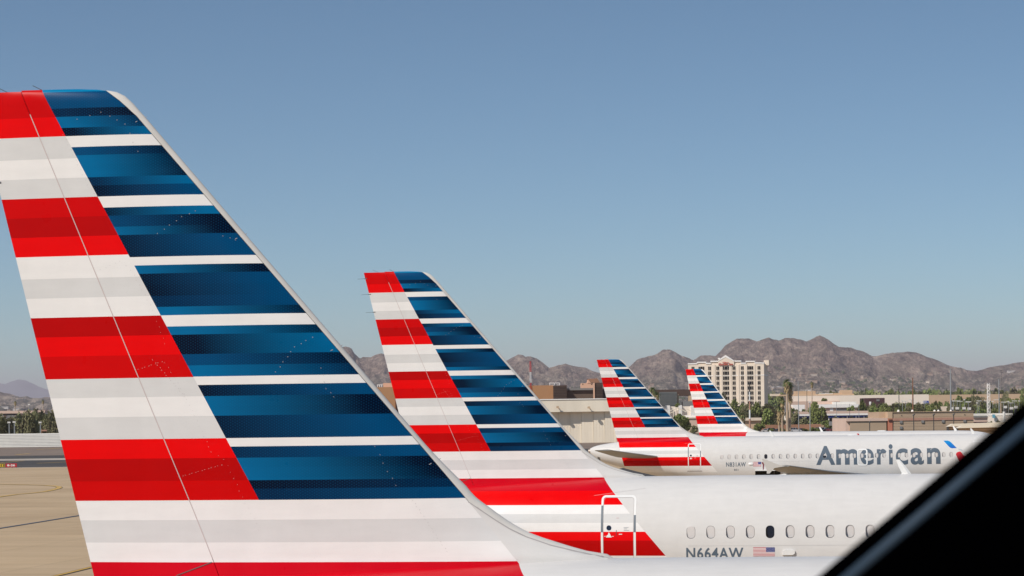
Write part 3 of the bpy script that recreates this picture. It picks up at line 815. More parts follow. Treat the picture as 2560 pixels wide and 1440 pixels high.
# ---- ground
def ground_mat():
    m = bpy.data.materials.new('desert_ground'); m.use_nodes = True; n = N(m); b = m.node_tree.nodes['Principled BSDF']
    tc = n.new('ShaderNodeTexCoord'); o = tc.outputs['Object']
    c = n.ramp(n.noise(o, .01, 8, .7), [(.35, (.13, .10, .07)), (.5, (.24, .18, .13)), (.65, (.34, .27, .20))])
    n.l.new(c, b.inputs['Base Color']); b.inputs['Roughness'].default_value = .95; return m
def concrete_mat(name, ca, cb_, cc, joint, slab=(7.6, 6.1), jw=.06, rot=0.16):
    m = bpy.data.materials.new(name); m.use_nodes = True; n = N(m); b = m.node_tree.nodes['Principled BSDF']
    tc = n.new('ShaderNodeTexCoord'); o = tc.outputs['Object']
    mp = n.new('ShaderNodeMapping'); n.l.new(o, mp.inputs[0]); mp.inputs['Rotation'].default_value = (0, 0, rot)
    c = n.ramp(n.noise(mp.outputs[0], .05, 7, .65), [(.3, ca), (.5, cb_), (.7, cc)])
    st = n.noise(n.scale(mp.outputs[0], (.05, 1, 1)), .35, 5, .7)
    c = n.mix(n.mapr(st, .48, .72, 0, .5), c, tuple(x*.72 for x in cb_))
    st2 = n.noise(n.scale(mp.outputs[0], (.03, .6, 1)), .5, 5, .7)
    c = n.mix(n.mapr(st2, .5, .75, 0, .35), c, tuple(min(1, x*1.25) for x in cc))
    br = n.new('ShaderNodeTexBrick'); br.offset = 0; n.l.new(mp.outputs[0], br.inputs['Vector'])
    br.inputs['Scale'].default_value = 1; br.inputs['Brick Width'].default_value = slab[0]; br.inputs['Row Height'].default_value = slab[1]; br.inputs['Mortar Size'].default_value = jw
    br.inputs['Color1'].default_value = (1, 1, 1, 1); br.inputs['Color2'].default_value = (.93, .93, .93, 1); br.inputs['Mortar'].default_value = (joint,)*3 + (1,)
    c = n.mix(1.0, c, br.outputs[0], 'MULTIPLY')
    sp = n.noise(mp.outputs[0], .9, 4, .7)
    c = n.mix(n.mapr(sp, .62, .78, 0, .4), c, tuple(x*.6 for x in ca))
    n.l.new(c, b.inputs['Base Color']); b.inputs['Roughness'].default_value = .85
    return m
gm = ground_mat()
def sheet(name, poly, z, m, sub=0):
    me = bpy.data.meshes.new(name)
    bm = bmesh.new(); bm.faces.new([bm.verts.new((x, y, z)) for x, y in poly])
    o = from_bm(name, bm, m); tag(o, kind='structure'); return o
# one ground sheet to the horizon, small cells near the camera
bm = bmesh.new()
gx = [-39000, -12000, -4000, -1500, -600, -300, -150, -60, 0, 60, 150, 300, 600, 1500, 4000, 12000, 39000]
gy = [-900, -300, -100, 0, 60, 150, 300, 500, 800, 1300, 2200, 4000, 8000, 16000, 30000, 44000]
gv = [[bm.verts.new((x, y, 0)) for x in gx] for y in gy]
for j in range(len(gy)-1):
    for i in range(len(gx)-1): bm.faces.new((gv[j][i], gv[j][i+1], gv[j+1][i+1], gv[j+1][i]))
tag(from_bm('ground', bm, gm), kind='structure')
APR = concrete_mat('apron_concrete', (.43, .295, .165), (.52, .365, .21), (.58, .415, .25), .80)
ASPH = concrete_mat('faded_asphalt', (.19, .135, .10), (.235, .17, .125), (.28, .205, .15), .95, (60, 30), .05)
DARK = concrete_mat('dark_asphalt', (.050, .043, .036), (.065, .055, .046), (.085, .072, .06), .95, (60, 30), .05)
PALE = concrete_mat('pale_concrete', (.42, .35, .28), (.50, .42, .34), (.56, .48, .40), .85)
sheet('apron', [(-260, -120), (300, -120), (300, 405), (-260, 405)], .02, APR)
sheet('taxiway', [(-260, 407.5), (300, 407.5), (300, 480), (-260, 480)], .03, DARK)
sheet('taxiway_shoulder', [(-260, 481), (300, 481), (300, 503), (-260, 503)], .03, PALE)
sheet('runway', [(-260, 504), (300, 504), (300, 545), (-260, 545)], .03, DARK)
sheet('infield', [(-260, 546), (300, 546), (300, 730), (-260, 730)], .03, ASPH)
sheet('apron_edge', [(-260, 405), (300, 405), (300, 407.5), (-260, 407.5)], .03, PALE)
sheet('service_road', [G(1530, 1178)[:2], G(1560, 1169.5)[:2], G(1700, 1168)[:2], G(1760, 1190)[:2], G(1600, 1192)[:2]], .05, DARK)
YEL = mat('yellow_marking', (.62, .36, .06), .7, var=.25, vscale=1.5, coords='Object')
BLK = mat('black_marking_border', (.12, .095, .07), .8, var=.2)
BLU = mat('dark_blue_marking', (.075, .085, .11), .7, var=.2)
YFD = mat('worn_yellow_marking', (.58, .36, .10), .8, var=.2, vscale=2)
def ground_line(name, pts, w, m, z=.045):
    P = [G(*p) for p in pts]
    bmx = bmesh.new(); L = []
    for i, p in enumerate(P):
        a, b = P[max(i-1, 0)], P[min(i+1, len(P)-1)]; d = (b - a); d.z = 0; d.normalize(); nn = Vector((-d.y, d.x, 0))*w/2
        L.append((bmx.verts.new((p.x+nn.x, p.y+nn.y, z)), bmx.verts.new((p.x-nn.x, p.y-nn.y, z))))
    for a, b in zip(L, L[1:]): bmx.faces.new((a[0], b[0], b[1], a[1]))
    o = from_bm(name, bmx, m); tag(o, kind='structure'); return o
ground_line('marking_border', [(-60, 1490), (60, 1461), (232, 1419), (330, 1396), (420, 1375)], .48, BLK, .035)
ground_line('yellow_marking', [(-60, 1490), (60, 1461), (232, 1419), (330, 1396), (420, 1375)], .24, YEL, .05)
ground_line('blue_marking', [(-60, 1331), (0, 1322), (100, 1306), (197, 1290), (300, 1274)], .42, BLU)
crv = [(-40, 1248), (0, 1242.5), (40, 1237), (80, 1233.5), (110, 1230), (128, 1226.5), (143, 1222.5), (149, 1219.6), (146, 1217.2), (134, 1215.6), (112, 1214.2), (80, 1213), (40, 1212), (0, 1211)]
ground_line('marking_border', crv, .80, BLK, .035)
ground_line('yellow_marking', crv, .62, YFD, .05)
ground_line('yellow_marking', [(0, 1151.5+6), (60, 1151.5+1)], .6, YFD, .06)
ground_line('yellow_marking', [(92, 1159), (170, 1155.5), (260, 1151)], .8, YFD, .06)
ground_line('yellow_marking', [(40, 1137.5), (75, 1134.5)], 1.0, YFD, .06)
ground_line('yellow_marking', [(90, 1124.5), (150, 1121)], 1.0, YFD, .06)

# ---- materials for the town
M['cream'] = mat('cream_stucco', (.76, .62, .48), .8, var=.05, vscale=.3)
M['hotel'] = mat('hotel_stucco', (.80, .665, .53), .8, var=.05, vscale=.15)
M['hglass'] = mat('hotel_window', (.018, .017, .015), .6, spec=.15, randomize=.5)
M['hangar'] = mat('hangar_panels', (.80, .70, .56), .7, var=.08, vscale=.25, stretch=(1, 1, .12))
M['brown'] = mat('brown_block', (.45, .325, .22), .85, var=.07, vscale=.4, stretch=(.3, .3, 2))
M['pink'] = mat('pink_band', (.45, .24, .17), .8, var=.05)
M['stripe'] = mat('pink_stripe', (.55, .20, .12), .8)
M['orange'] = mat('orange_brown_brick', (.44, .22, .10), .85, var=.06, vscale=.2)
M['peach'] = mat('peach_stucco', (.72, .42, .28), .8)
M['dkbrown'] = mat('dark_brown_cladding', (.085, .048, .034), .8, var=.15, vscale=.4, stretch=(.1, .1, 2))
M['midbrown'] = mat('mid_brown_cladding', (.13, .09, .065), .8, var=.15, vscale=.4, stretch=(.1, .1, 2))
M['roofw'] = mat('white_roof', (.88, .83, .78), .7, var=.04)
M['pale'] = mat('pale_warehouse', (.86, .74, .62), .8, var=.04, vscale=.1)
M['pinkwall'] = mat('pink_wall', (.66, .47, .37), .85, var=.06, vscale=.2)
M['tan'] = mat('tan_wall', (.56, .39, .25), .85, var=.05, vscale=.2)
M['redwall'] = mat('red_brown_wall', (.34, .17, .10), .85, var=.1, vscale=.2)
M['blue'] = mat('blue_canopy', (.02, .06, .34), .5)
M['cyan'] = mat('pale_cyan', (.13, .36, .46), .6)
M['maroon'] = mat('maroon_wall', (.075, .03, .03), .7)
M['pole'] = mat('grey_pole', (.30, .31, .31), .5)
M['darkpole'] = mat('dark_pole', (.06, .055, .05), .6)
M['wood'] = mat('brown_pole', (.22, .09, .04), .7)
M['greyroof'] = mat('grey_roof', (.22, .21, .20), .7)
M['block'] = mat('white_block_wall', (.72, .68, .62), .8, var=.05, vscale=.5)
M['creamroof'] = mat('cream_metal_roof', (.80, .70, .55), .6)
M['slat'] = mat('tan_slats', (.46, .30, .16), .8, var=.25, vscale=.8, stretch=(.1, .1, 3))
M['bark'] = mat('bark', (.12, .085, .06), .9, var=.2, vscale=2)
M['palmtrunk'] = mat('palm_trunk', (.46, .34, .24), .9, var=.25, vscale=1, stretch=(1, 1, .3))
M['skirt'] = mat('dead_fronds', (.50, .37, .19), .9, var=.35, vscale=3)
M['frond'] = mat('palm_fronds', (.14, .17, .05), .6, var=.35, vscale=2)

# a block seen between pixel columns x0..x1 and rows y0 (top) .. y1 (base), standing at distance Y
def blk(mb, x0, x1, ytop, ybot, Y, depth, m=0, base=True):
    a = W(x0, (ytop+ybot)/2, Y).x; b = W(x1, (ytop+ybot)/2, Y).x
    xm = (x0 + x1)/2
    zt = W(xm, ytop, Y).z; zb = 0 if base else W(xm, ybot, Y).z
    mb.box(a, b, Y, Y + depth, zb, zt, m)
    return a, b, zb, zt
def place(root):      # children were built in world coordinates: move the origin to the thing's base
    pass
def thing(name, label, cat, loc, group=None):
    return tag(empty(name, loc), label, cat, group)
def part(mb, name, mats, root, smooth=False):
    l = root.location
    mb.v = [(x - l.x, y - l.y, z - l.z) for x, y, z in mb.v]
    return mb.build(name, mats, root, smooth)
def sub(mb, name, mats, parent, root, smooth=False):
    l = root.location
    mb.v = [(x - l.x, y - l.y, z - l.z) for x, y, z in mb.v]
    return mb.build(name, mats, parent, smooth)

# ---- hotel (local u to the right, v back, z up, turned 14 degrees)
HY = 1440.0
hb = W(1722, 1040, HY); hotel = thing('hotel', 'tall cream hotel block with rows of dark windows and red rooftop sign', 'hotel', (hb.x, HY, 0)); hotel.rotation_euler = (0, 0, math.radians(-13.5))
kx = 45.6/187.0
def HU(zx): return (zx/7.094 + 1600 - 1722)*kx
def HZ(zx, zy):
    return W(1600 + zx/7.094, 880 + zy/7.094, HY + 3).z
mb = MB(); mb.box(HU(865), HU(2192), 0, 17, 0, HZ(1000, 232))
SEG = [(865, 1022, 222), (1022, 1178, 196), (1178, 1262, 216), (1262, 1395, 180), (1395, 1420, 130), (1575, 1602, 130), (1602, 1790, 178), (1790, 1878, 216), (1878, 2032, 184), (2032, 2160, 212), (2160, 2192, 215)]
for a, b, t in SEG:
    mb.box(HU(a)+.01, HU(b)-.01, .4, 3, HZ(a, 236), HZ((a+b)/2, t))
part_mb = mb; part_mb.build('wall', M['hotel'], hotel)
mb = MB(); g0 = HZ(1525, 98)
mb.prism([(HU(1395), HZ(1395, 236)), (HU(1672), HZ(1672, 236)), (HU(1672), HZ(1672, 176)), (HU(1527), g0), (HU(1418), HZ(1418, 160)), (HU(1395), HZ(1395, 165))], -.55, .38); mb.build('gable', M['hotel'], hotel)
mb = MB()
for a, b, t in SEG: mb.box(HU(a)-.15, HU(b)+.15, -.25, 3.2, HZ((a+b)/2, t)+.002, HZ((a+b)/2, t) + .7)
mb.prism([(HU(1395), HZ(1400, 165)), (HU(1418), HZ(1418, 158)), (HU(1527), g0), (HU(1672), HZ(1672, 174)), (HU(1672), HZ(1672, 158)), (HU(1527), g0+1.3), (HU(1410), HZ(1410, 140))], -.75, .45)
mb.build('cornice', M['roofw'], hotel)
mb = MB(); mb.box(HU(2160), HU(2250), 8, 15, HZ(2160, 240), HZ(2200, 150)); mb.build('stair_tower', M['hotel'], hotel)
mb = MB(); mb.box(-.12, HU(2192)+.12, -.12, 17.1, HZ(1300, 432), HZ(1300, 418)); mb.build('string_course', M['roofw'], hotel)
for a, b in ((1300, 1340), (1440, 1470), (1592, 1630), (1735, 1762), (1860, 1900), (2010, 2040)):
    mb = MB(); mb.box(HU(a), HU(b), -.5, .0, 0, HZ(a, 225)); mb.v = [(x, max(y, -.28), z) for x, y, z in mb.v]; mb.build('pilaster', M['hotel'], hotel)
for cx, w in ((950, 45), (1098, 95), (1242, 45), (1385, 45), (1530, 97), (1670, 45), (1815, 43), (1955, 95), (2105, 43)):
    for r_ in range(9):
        cz = 292 + r_*88.3
        z0, z1 = HZ(cx, cz+31 - (cx-1500)*.006), HZ(cx, cz-31 - (cx-1500)*.006)
        mb = MB(); mb.box(HU(cx-w/2)-.1, HU(cx+w/2)+.1, -.12, .2, z0, z1); wd = mb.build('window', M['hglass'], hotel)
        mb = MB()
        for k in ((0,) if w < 60 else (-.5, .5)): mb.box(HU(cx+k*w/2)-.05, HU(cx+k*w/2)+.05, -.2, -.12, z0, z1)
        mb.box(HU(cx-w/2), HU(cx+w/2), -.24, -.12, z0-.25, z0); mb.build('sill', M['hotel'], wd)
def sign_text(name, txt, x0, x1, z0, z1, y, mt, parent, bold=.02):
    b_ = text_bm(txt, x0, x1, z0, z1, bold, .02)
    for v in b_.verts: v.co.y = y + v.co.y*4
    return from_bm(name, b_, mt, parent)
sg = mat('red_sign', (.50, .05, .02), .5)
sign_text('rooftop_sign', 'Garden Inn', HU(1405), HU(1652), HZ(1530, 240), HZ(1530, 200), -.9, sg, hotel)
sign_text('rooftop_sign', 'Hilton', HU(1478), HU(1580), HZ(1530, 204), HZ(1530, 178), -.9, sg, hotel)

# ---- hangar with sliding doors
HX = W(1450, 1100, 664)
han = thing('hangar', 'long beige hangar with deep overhang and stepped sliding doors, behind the airliners', 'hangar', (HX.x, 664, 0))
mb = MB(); a = W(1290, 1000, 660).x; b = W(1640, 1000, 660).x; zt = W(1440, 999, 660).z; zb = W(1440, 1029.5, 660).z
mb.box(a, b, 660, 664.2, zb, zt); part(mb, 'fascia', M['hangar'], han)
mb = MB(); mb.box(a+.3, b-.3, 664.3, 700, 0, zt - .3); part(mb, 'wall', M['hangar'], han)
mb = MB(); mb.box(a, b, 659.8, 700.2, zt+.003, zt + .25); part(mb, 'roof', M['roofw'], han)
xs_ = [1290, 1317, 1343, 1370, 1397, 1425.5, 1454, 1484, 1512, 1540, 1568, 1600, 1640]
dep = [2.7, 2.7, 2.7, 2.7, 2.6, 2.3, 2.0, 1.65, 1.3, .85, .7, .7]
for i in range(len(xs_)-1):
    mb = MB(); mb.box(W(xs_[i], 1080, 662).x+.03, W(xs_[i+1], 1080, 662).x-.03, 660+dep[i], 660+dep[i]+.3, 0.05, zb - .05)
    for q in range(1, 4):
        xq = lerp(W(xs_[i], 1080, 662).x, W(xs_[i+1], 1080, 662).x, q/4); mb.box(xq-.03, xq+.03, 660+dep[i]-.04, 660+dep[i], .1, zb-.1)
    part(mb, 'sliding_door', M['hangar'], han)
for px, py in ((1398, 1022), (1476, 1023)):
    q = W(px, py, 659.5); mb = MB(); mb.tube([(q.x, 660, q.z), (q.x-.3, 659.0, q.z+.5)], .12, 8); mb.box(q.x-.8, q.x-.1, 658.4, 659.1, q.z+.2, q.z+.75); part(mb, 'floodlight', M['tan'], han)
# ---- terminal building behind the hangar
tb = thing('terminal_building', 'flat roofed orange and dark brown building rising behind the beige hangar', 'building', (W(1430, 1000, 900).x, 900, 0))
def tblk(name, rng, Y, depth, m, base=True, root=tb):
    mb = MB(); blk(mb, *rng, Y, depth, 0, base); return part(mb, name, M[m] if isinstance(m, str) else m, root)
tblk('wall', (1310, 1383, 963.5, 1000), 900, 30, 'orange')
tblk('side_wall', (1383.5, 1417, 963.2, 1000), 898, 34, 'dkbrown')
tblk('recessed_wall', (1417.5, 1484, 971.5, 1000), 905, 26, 'midbrown')
tblk('parapet', (1417.5, 1484, 970.3, 975.5), 904, 1, 'greyroof', False)
tblk('pier', (1484.2, 1487, 957, 1000), 897, 6, 'peach')
tblk('stair_block', (1487.3, 1507, 957, 1000), 897.5, 20, 'dkbrown')
tblk('recessed_wall', (1507.5, 1562, 971.5, 1000), 905, 20, 'dkbrown')
for k in range(9):
    y_ = 966 + k*4
    tblk('cladding_joint', (1383.6, 1416.9, y_, y_+.7), 897.8, .15, 'midbrown', False); tblk('cladding_joint', (1487.5, 1506.8, y_, y_+.7), 897.3, .15, 'midbrown', False)
mb = MB()
for x_ in (1374.5, 1386, 1399): blk(mb, x_-.7, x_+.7, 957, 964, 905, .4, 0, False)
blk(mb, 1373, 1400, 956.8, 958.2, 905.5, .4, 0, False); blk(mb, 1373, 1400, 962, 963, 905.5, .3, 0, False)
part(mb, 'roof_frame', M['roofw'], tb)
tb2 = thing('office_building', 'orange brown flat building showing in the gap between the two largest tails', 'building', (W(980, 1000, 905).x, 905, 0))
mb = MB(); blk(mb, 905, 988.3, 968, 1010, 905, 25); part(mb, 'wall', M['orange'], tb2)
mb = MB(); blk(mb, 988.6, 1010, 985, 1010, 908, 22); blk(mb, 987.4, 990, 983, 1010, 904.9, .5); part(mb, 'side_wall', M['wood'], tb2)
mb = MB(); blk(mb, 958, 982, 957.5, 967.8, 912, 10, 0, False); part(mb, 'penthouse', M['peach'], tb2)
mb = MB(); [blk(mb, x_, x_+1.4, 962, 967.9, 908, .5, 0, False) for x_ in (943, 948, 953)]; blk(mb, 942, 957, 961.5, 962.8, 908.6, .4, 0, False); part(mb, 'roof_rail', M['roofw'], tb2)
gb = thing('gabled_building', 'small peach building with brown gabled roof behind the dark flat roofs', 'building', (W(1475, 960, 1020).x, 1020, 0))
mb = MB(); blk(mb, 1453, 1486, 958, 990, 1020, 12); q0, q1, q2 = W(1468, 958, 1020), W(1487, 958, 1020), W(1470.5, 949, 1020)
mb.prism([(q0.x, q0.z), (W(1478, 958, 1020).x, q0.z), (q2.x, q2.z)], 1019.8, 1031); part(mb, 'wall', M['peach'], gb)
mb = MB(); mb.prism([(q2.x-.2, q2.z+.3), (W(1493, 949, 1020).x, q2.z+.5), (W(1500, 958, 1020).x, q0.z+.2), (W(1478, 958, 1020).x, q0.z+.2)], 1019.5, 1031.5); part(mb, 'roof', M['redwall'], gb)
for px in (1457, 1479):
    mb = MB(); q = W(px, 960.8, 1019.9); mb.tube([(q.x, 1019.98, q.z), (q.x, 1019.9, q.z)], .22, 10); part(mb, 'round_vent', M['hglass'], gb)
# ---- dark glass building left of the hotel
dg_ = thing('glass_building', 'dark brown roofed building with grey gridded glass front beside the hotel', 'building', (W(1670, 1000, 1010).x, 1010, 0))
mb = MB(); blk(mb, 1628, 1729, 974, 989.5, 1012, 20, 0, False); part(mb, 'roof_slab', M['dkbrown'], dg_)
mb = MB(); blk(mb, 1650, 1692, 980, 1013, 1005, 6.5); part(mb, 'glass_front', mat('gridded_glass', (.17, .19, .18), .3), dg_)
mb = MB()
for i in range(15): x_ = 1650 + i*3; blk(mb, x_-.25, x_+.25, 980, 1013, 1004.8, .19)
for i in range(10): y_ = 981 + i*3.4; blk(mb, 1650, 1692, y_, y_+.6, 1004.7, .1, 0, False)
part(mb, 'window_grid', M['greyroof'], dg_)
mb = MB(); blk(mb, 1692.3, 1697, 986, 1014, 1009, 5); blk(mb, 1722, 1729, 989.6, 1003, 1009, 5, 0, False); part(mb, 'column', M['tan'], dg_)
mb = MB(); blk(mb, 1708, 1735, 1003, 1014, 1004, 8); part(mb, 'lower_wall', M['greyroof'], dg_)
lb = thing('low_building', 'low cream building with white rooftop boxes beside the dark tree', 'building', (W(1730, 1040, 950).x, 950, 0))
mb = MB(); blk(mb, 1715, 1752, 1046, 1078, 950, 12); part(mb, 'wall', M['pinkwall'], lb)
mb = MB(); blk(mb, 1714, 1753, 1043.5, 1046, 949.5, 13, 0, False); part(mb, 'parapet', M['cream'], lb)
lb2 = thing('low_building', 'long low white building under the glass building, timber trellis in front', 'building', (W(1690, 1025, 985).x, 985, 0))
mb = MB(); blk(mb, 1655, 1745, 1016, 1075, 985, 12); part(mb, 'wall', M['pale'], lb2)
mb = MB(); blk(mb, 1664, 1675, 1013.5, 1024, 983, 3); blk(mb, 1697, 1705, 1013, 1024, 983, 3); blk(mb, 1727, 1738, 1014, 1024, 983, 3); part(mb, 'roof_box', M['roofw'], lb2)
mb = MB(); blk(mb, 1705, 1745, 1038, 1043, 960, 8, 0, False); part(mb, 'awning', M['roofw'], lb2)
tr_ = thing('timber_trellis', 'bare timber roof trusses on posts beside the striped tail of the farthest airliner', 'trellis', (W(1700, 1050, 965).x, 965, 0))
mb = MB()
def bar(p, q, Y=965, r=.16): mb.tube([W(p[0], p[1], Y), W(q[0], q[1], Y)], r, 5)
for p, q in (((1674, 1028), (1694, 1019)), ((1694, 1019), (1716, 1030)), ((1716, 1022), (1740, 1033)), ((1674, 1034), (1700, 1022)), ((1684, 1024), (1684, 1036)), ((1702, 1022), (1702, 1036)), ((1721, 1030), (1721, 1042)), ((1728, 1022), (1742, 1029))): bar(p, q)
part(mb, 'trusses', M['creamroof'], tr_)
mb = MB()
for x_ in (1684, 1702, 1721): p_ = W(x_, 1036, 965); mb.tube([(p_.x, 965, 0), (p_.x, 965, p_.z)], .15, 6)
part(mb, 'posts', M['creamroof'], tr_)
hl = thing('low_building', 'low cream flat building below the hotel, beside the red and white mast', 'building', (W(1880, 1060, 1000).x, 1000, 0))
mb = MB(); blk(mb, 1842, 1902, 1050, 1082, 1000, 15); part(mb, 'wall', M['tan'], hl)
mb = MB(); blk(mb, 1840, 1904, 1044.5, 1051.5, 999, 17, 0, False); part(mb, 'parapet', M['cream'], hl)

# ---- right of the hotel
def simple(name, label, cat, Y, blocks, group=None):
    x0 = blocks[0][1][0]; x1 = blocks[0][1][1]
    r = thing(name, label, cat, (W((x0+x1)/2, 1040, Y).x, Y, 0), group)
    for b in blocks:
        mb = MB(); dy = b[3] if len(b) > 3 else 0; dp = b[4] if len(b) > 4 else 14
        blk(mb, *b[1], Y + dy, dp, 0, b[5] if len(b) > 5 else True); part(mb, b[0], M[b[2]], r)
    return r
simple('boundary_wall', 'red brown block wall behind the parked cars and the palm trunks', 'wall', 1000, [('wall', (1885, 2052, 1061.5, 1074), 'redwall', 0, .5)])
simple('boundary_wall', 'paler worn wall continuing behind the small shrubs and parked cars', 'wall', 1004, [('wall', (2018, 2085, 1060, 1075), 'tan', 0, .5)])
simple('warehouse', 'very long pale warehouse with tan rooftop boxes behind the trees', 'warehouse', 1500,
       [('wall', (1973, 2322, 988, 1006), 'pale', 0, 30), ('parapet', (1950, 2135, 985.5, 989), 'tan', 8, 20, False), ('roof_box', (1989, 2039, 977.5, 987), 'tan', 12, 12, False), ('roof_box', (2105, 2131, 975, 988), 'tan', 10, 12, False),
        ('roof_box', (2084, 2106, 982.5, 988), 'tan', 14, 10, False), ('roof_unit', (2048, 2082, 983.8, 987), 'roofw', 13, 4, False), ('roof_unit', (1927, 1951, 984.5, 990), 'cream', 12, 6, False), ('lower_wall', (1973, 2100, 1003, 1012), 'pinkwall', -3, 2.5)])
simple('commercial_building', 'pink walled building with bright white sloping roof between the green trees', 'building', 1150,
       [('wall', (2042, 2152, 1019, 1045), 'pinkwall', 0, 20), ('roof', (2044, 2146, 1010.5, 1019), 'roofw', -1, 22, False), ('roof_screen', (2084, 2141, 1004.5, 1010.4), 'block', 6, 10, False), ('shop_window', (2092, 2118, 1021, 1027.5), 'greyroof', -.2, .15, False),
        ('brown_wall', (2049, 2086, 1003, 1010.4), 'pinkwall', 12, 8, False), ('door', (2075, 2083, 1020.5, 1029), 'roofw', -.2, .15, False)])
simple('commercial_building', 'white low roofed building left of the rounded green tree', 'building', 1180, [('wall', (1982, 2012, 1012, 1040), 'roofw', 0, 14), ('side_wall', (1975, 1984, 1016, 1040), 'cream', 1, 10)])
simple('commercial_building', 'dark maroon building with white corner standing before the pale warehouse', 'building', 1300, [('wall', (2163, 2212, 995, 1040), 'maroon', 0, 20), ('corner', (2173, 2178, 1004, 1020), 'roofw', -.4, .3, False), ('window', (2191, 2199, 998.5, 1003), 'greyroof', -.3, .2, False)])
cn = simple('car_park_canopy', 'long white edged canopy with blue underside above the car park', 'canopy', 1070,
       [('fascia', (1982, 2062, 1035.3, 1039.8), 'roofw', 0, 2, False), ('fascia', (2066, 2170, 1033.8, 1038.2), 'roofw', 0, 2, False), ('fascia', (2172, 2198, 1033, 1036.4), 'roofw', 1, 2, False),
        ('valance', (1980, 1995, 1039.9, 1044.5), 'blue', .5, 1, False), ('valance', (2062, 2098, 1038.4, 1043.6), 'blue', .5, 1, False), ('valance', (2168, 2200, 1036.5, 1040.5), 'blue', .5, 1, False),
        ('underside', (1984, 2196, 1038.5, 1043.4), 'blue', 1.2, .5, False), ('shaded_wall', (1985, 2170, 1043.5, 1062), 'darkpole', 9, 1, True), ('parapet', (1976, 2171, 1028, 1034.4), 'pinkwall', 6, 2, False)])  # shaded_wall: the shade behind the canopy is put into its dark colour
for x_ in (1990, 2012, 2030, 2048, 2072, 2094, 2118, 2140, 2160):
    mb = MB(); p_ = W(x_, 1040, 1071); mb.tube([(p_.x, 1071, 0), (p_.x, 1071, p_.z)], .2, 6); part(mb, 'post', M['roofw'], cn)
simple('shelter', 'small shelter with pitched grey roof beside the big brown block building', 'shelter', 620,
       [('roof', (2080, 2121, 1053.5, 1064), 'greyroof', 0, 6, False), ('wall', (2084, 2112, 1071, 1082), 'redwall', 3, 1), ('post', (2083, 2086, 1064, 1082), 'redwall', 1, .5), ('post', (2090, 2094, 1064, 1082), 'redwall', 1, .5), ('back_wall', (2113, 2122, 1063, 1082), 'maroon', 4, 1)])
# big brown block building
bb_ = thing('block_building', 'big windowless brown block building with pink band and small square vents', 'building', (W(2270, 1060, 480).x, 480, 0))
def bpart(name, rng, dy, dp, m, base=True):
    mb = MB(); blk(mb, *rng, 480 + dy, dp, 0, base); return part(mb, name, M[m], bb_)
bpart('lower_wall', (2125, 2216, 1053, 1082), 0, 20, 'brown')
bpart('corner_pier', (2114, 2124.7, 1046, 1082), .4, 20, 'pinkwall')
bpart('cornice', (2116, 2219.5, 1045.6, 1052.7), -.25, 19, 'pinkwall', False)
bpart('upper_wall', (2231.6, 2434, 1029.6, 1082), -.1, 21, 'brown')
bpart('upper_wall', (2197.5, 2219.6, 1030, 1045.4), 3, 15, 'brown', False)
bpart('tower_wall', (2220, 2231.2, 1029.4, 1046), -.3, 16, 'tan', False)
bpart('pink_stripe', (2220, 2231.2, 1046.2, 1082), -.3, 16, 'stripe')
bpart('stripe_head', (2221.5, 2229.5, 1047.5, 1049.2), -.5, .15, 'redwall', False); bpart('stripe_head', (2221.5, 2229.5, 1051.4, 1053.6), -.5, .15, 'maroon', False)
bpart('pink_band', (2231.6, 2434, 1044.4, 1050.6), -.25, .12, 'pink', False)
bpart('coping', (2231.6, 2434.5, 1028.4, 1029.5), -.3, 21.4, 'tan', False)
for k in range(6): bpart('course_line', (2231.7, 2433.9, 1033.5 + k*7.8, 1033.8 + k*7.8), -.13, .025, 'brown', False)
for x_, y_ in ((2253, 1055), (2253, 1069), (2307, 1054), (2358, 1053.2), (2412, 1052.6)): bpart('vent', (x_-3.4, x_+3.4, y_-3.3, y_+3.3), -.32, .2, 'greyroof', False)
bpart('vent', (2253, 2254.6, 1037.5, 1039.3), -.22, .1, 'darkpole', False); bpart('vent', (2411, 2412.8, 1035.5, 1037.3), -.22, .1, 'darkpole', False)
for x_ in (2246, 2281, 2336.5, 2346, 2377): 
    q = W(x_, 1028.4, 490); mb = MB(); mb.tube([(q.x, 490, q.z - .3), (q.x, 490, q.z+.1), (q.x, 490, q.z+.32)], [.25, .25, .12], 10); part(mb, 'roof_vent', M['roofw'], bb_)
for x_, y0_ in ((2174, 1053.5), (2284, 1035.6), (2334, 1035), (2384, 1034.4)):
    q = W(x_, y0_, 472); lp = thing('wall_lamp_post', 'dark lamp post with angled head in front of the brown block building', 'lamp post', (q.x, 472, 0), 'lamp posts along the block building')
    mb = MB(); mb.tube([(q.x, 472, 0), (q.x, 472, q.z-.1)], .09, 8); part(mb, 'pole', M['darkpole'], lp)
    mb = MB(); mb.tube([(q.x-.1, 472, q.z-.25), (q.x+.22, 471.9, q.z+.06)], [.16, .12], 8); part(mb, 'lamp_head', M['darkpole'], lp)
    if x_ > 2200: mb = MB(); mb.tube([(q.x+.02, 472, q.z-.3), (q.x-.22, 472, q.z-.12)], .1, 8); part(mb, 'bracket', M['pole'], lp)
simple('brown_house', 'small brown building with low pitched roof beyond the block building', 'building', 640, [('wall', (2434, 2468, 1044, 1062), 'pinkwall', 0, 8), ('lower_wall', (2434, 2468, 1054.5, 1066), 'maroon', -.3, .2), ('roof', (2433, 2470, 1040.5, 1043.8), 'greyroof', -.5, 9, False)])
simple('white_building', 'low white walled building behind the white tower at the far side', 'building', 760, [('wall', (2486, 2560, 1040, 1058), 'pale', 0, 12), ('roof', (2436, 2532, 1033.5, 1039), 'block', 10, 12, False), ('blue_box', (2482, 2488, 1036, 1045), 'cyan', -1, .8, False)])
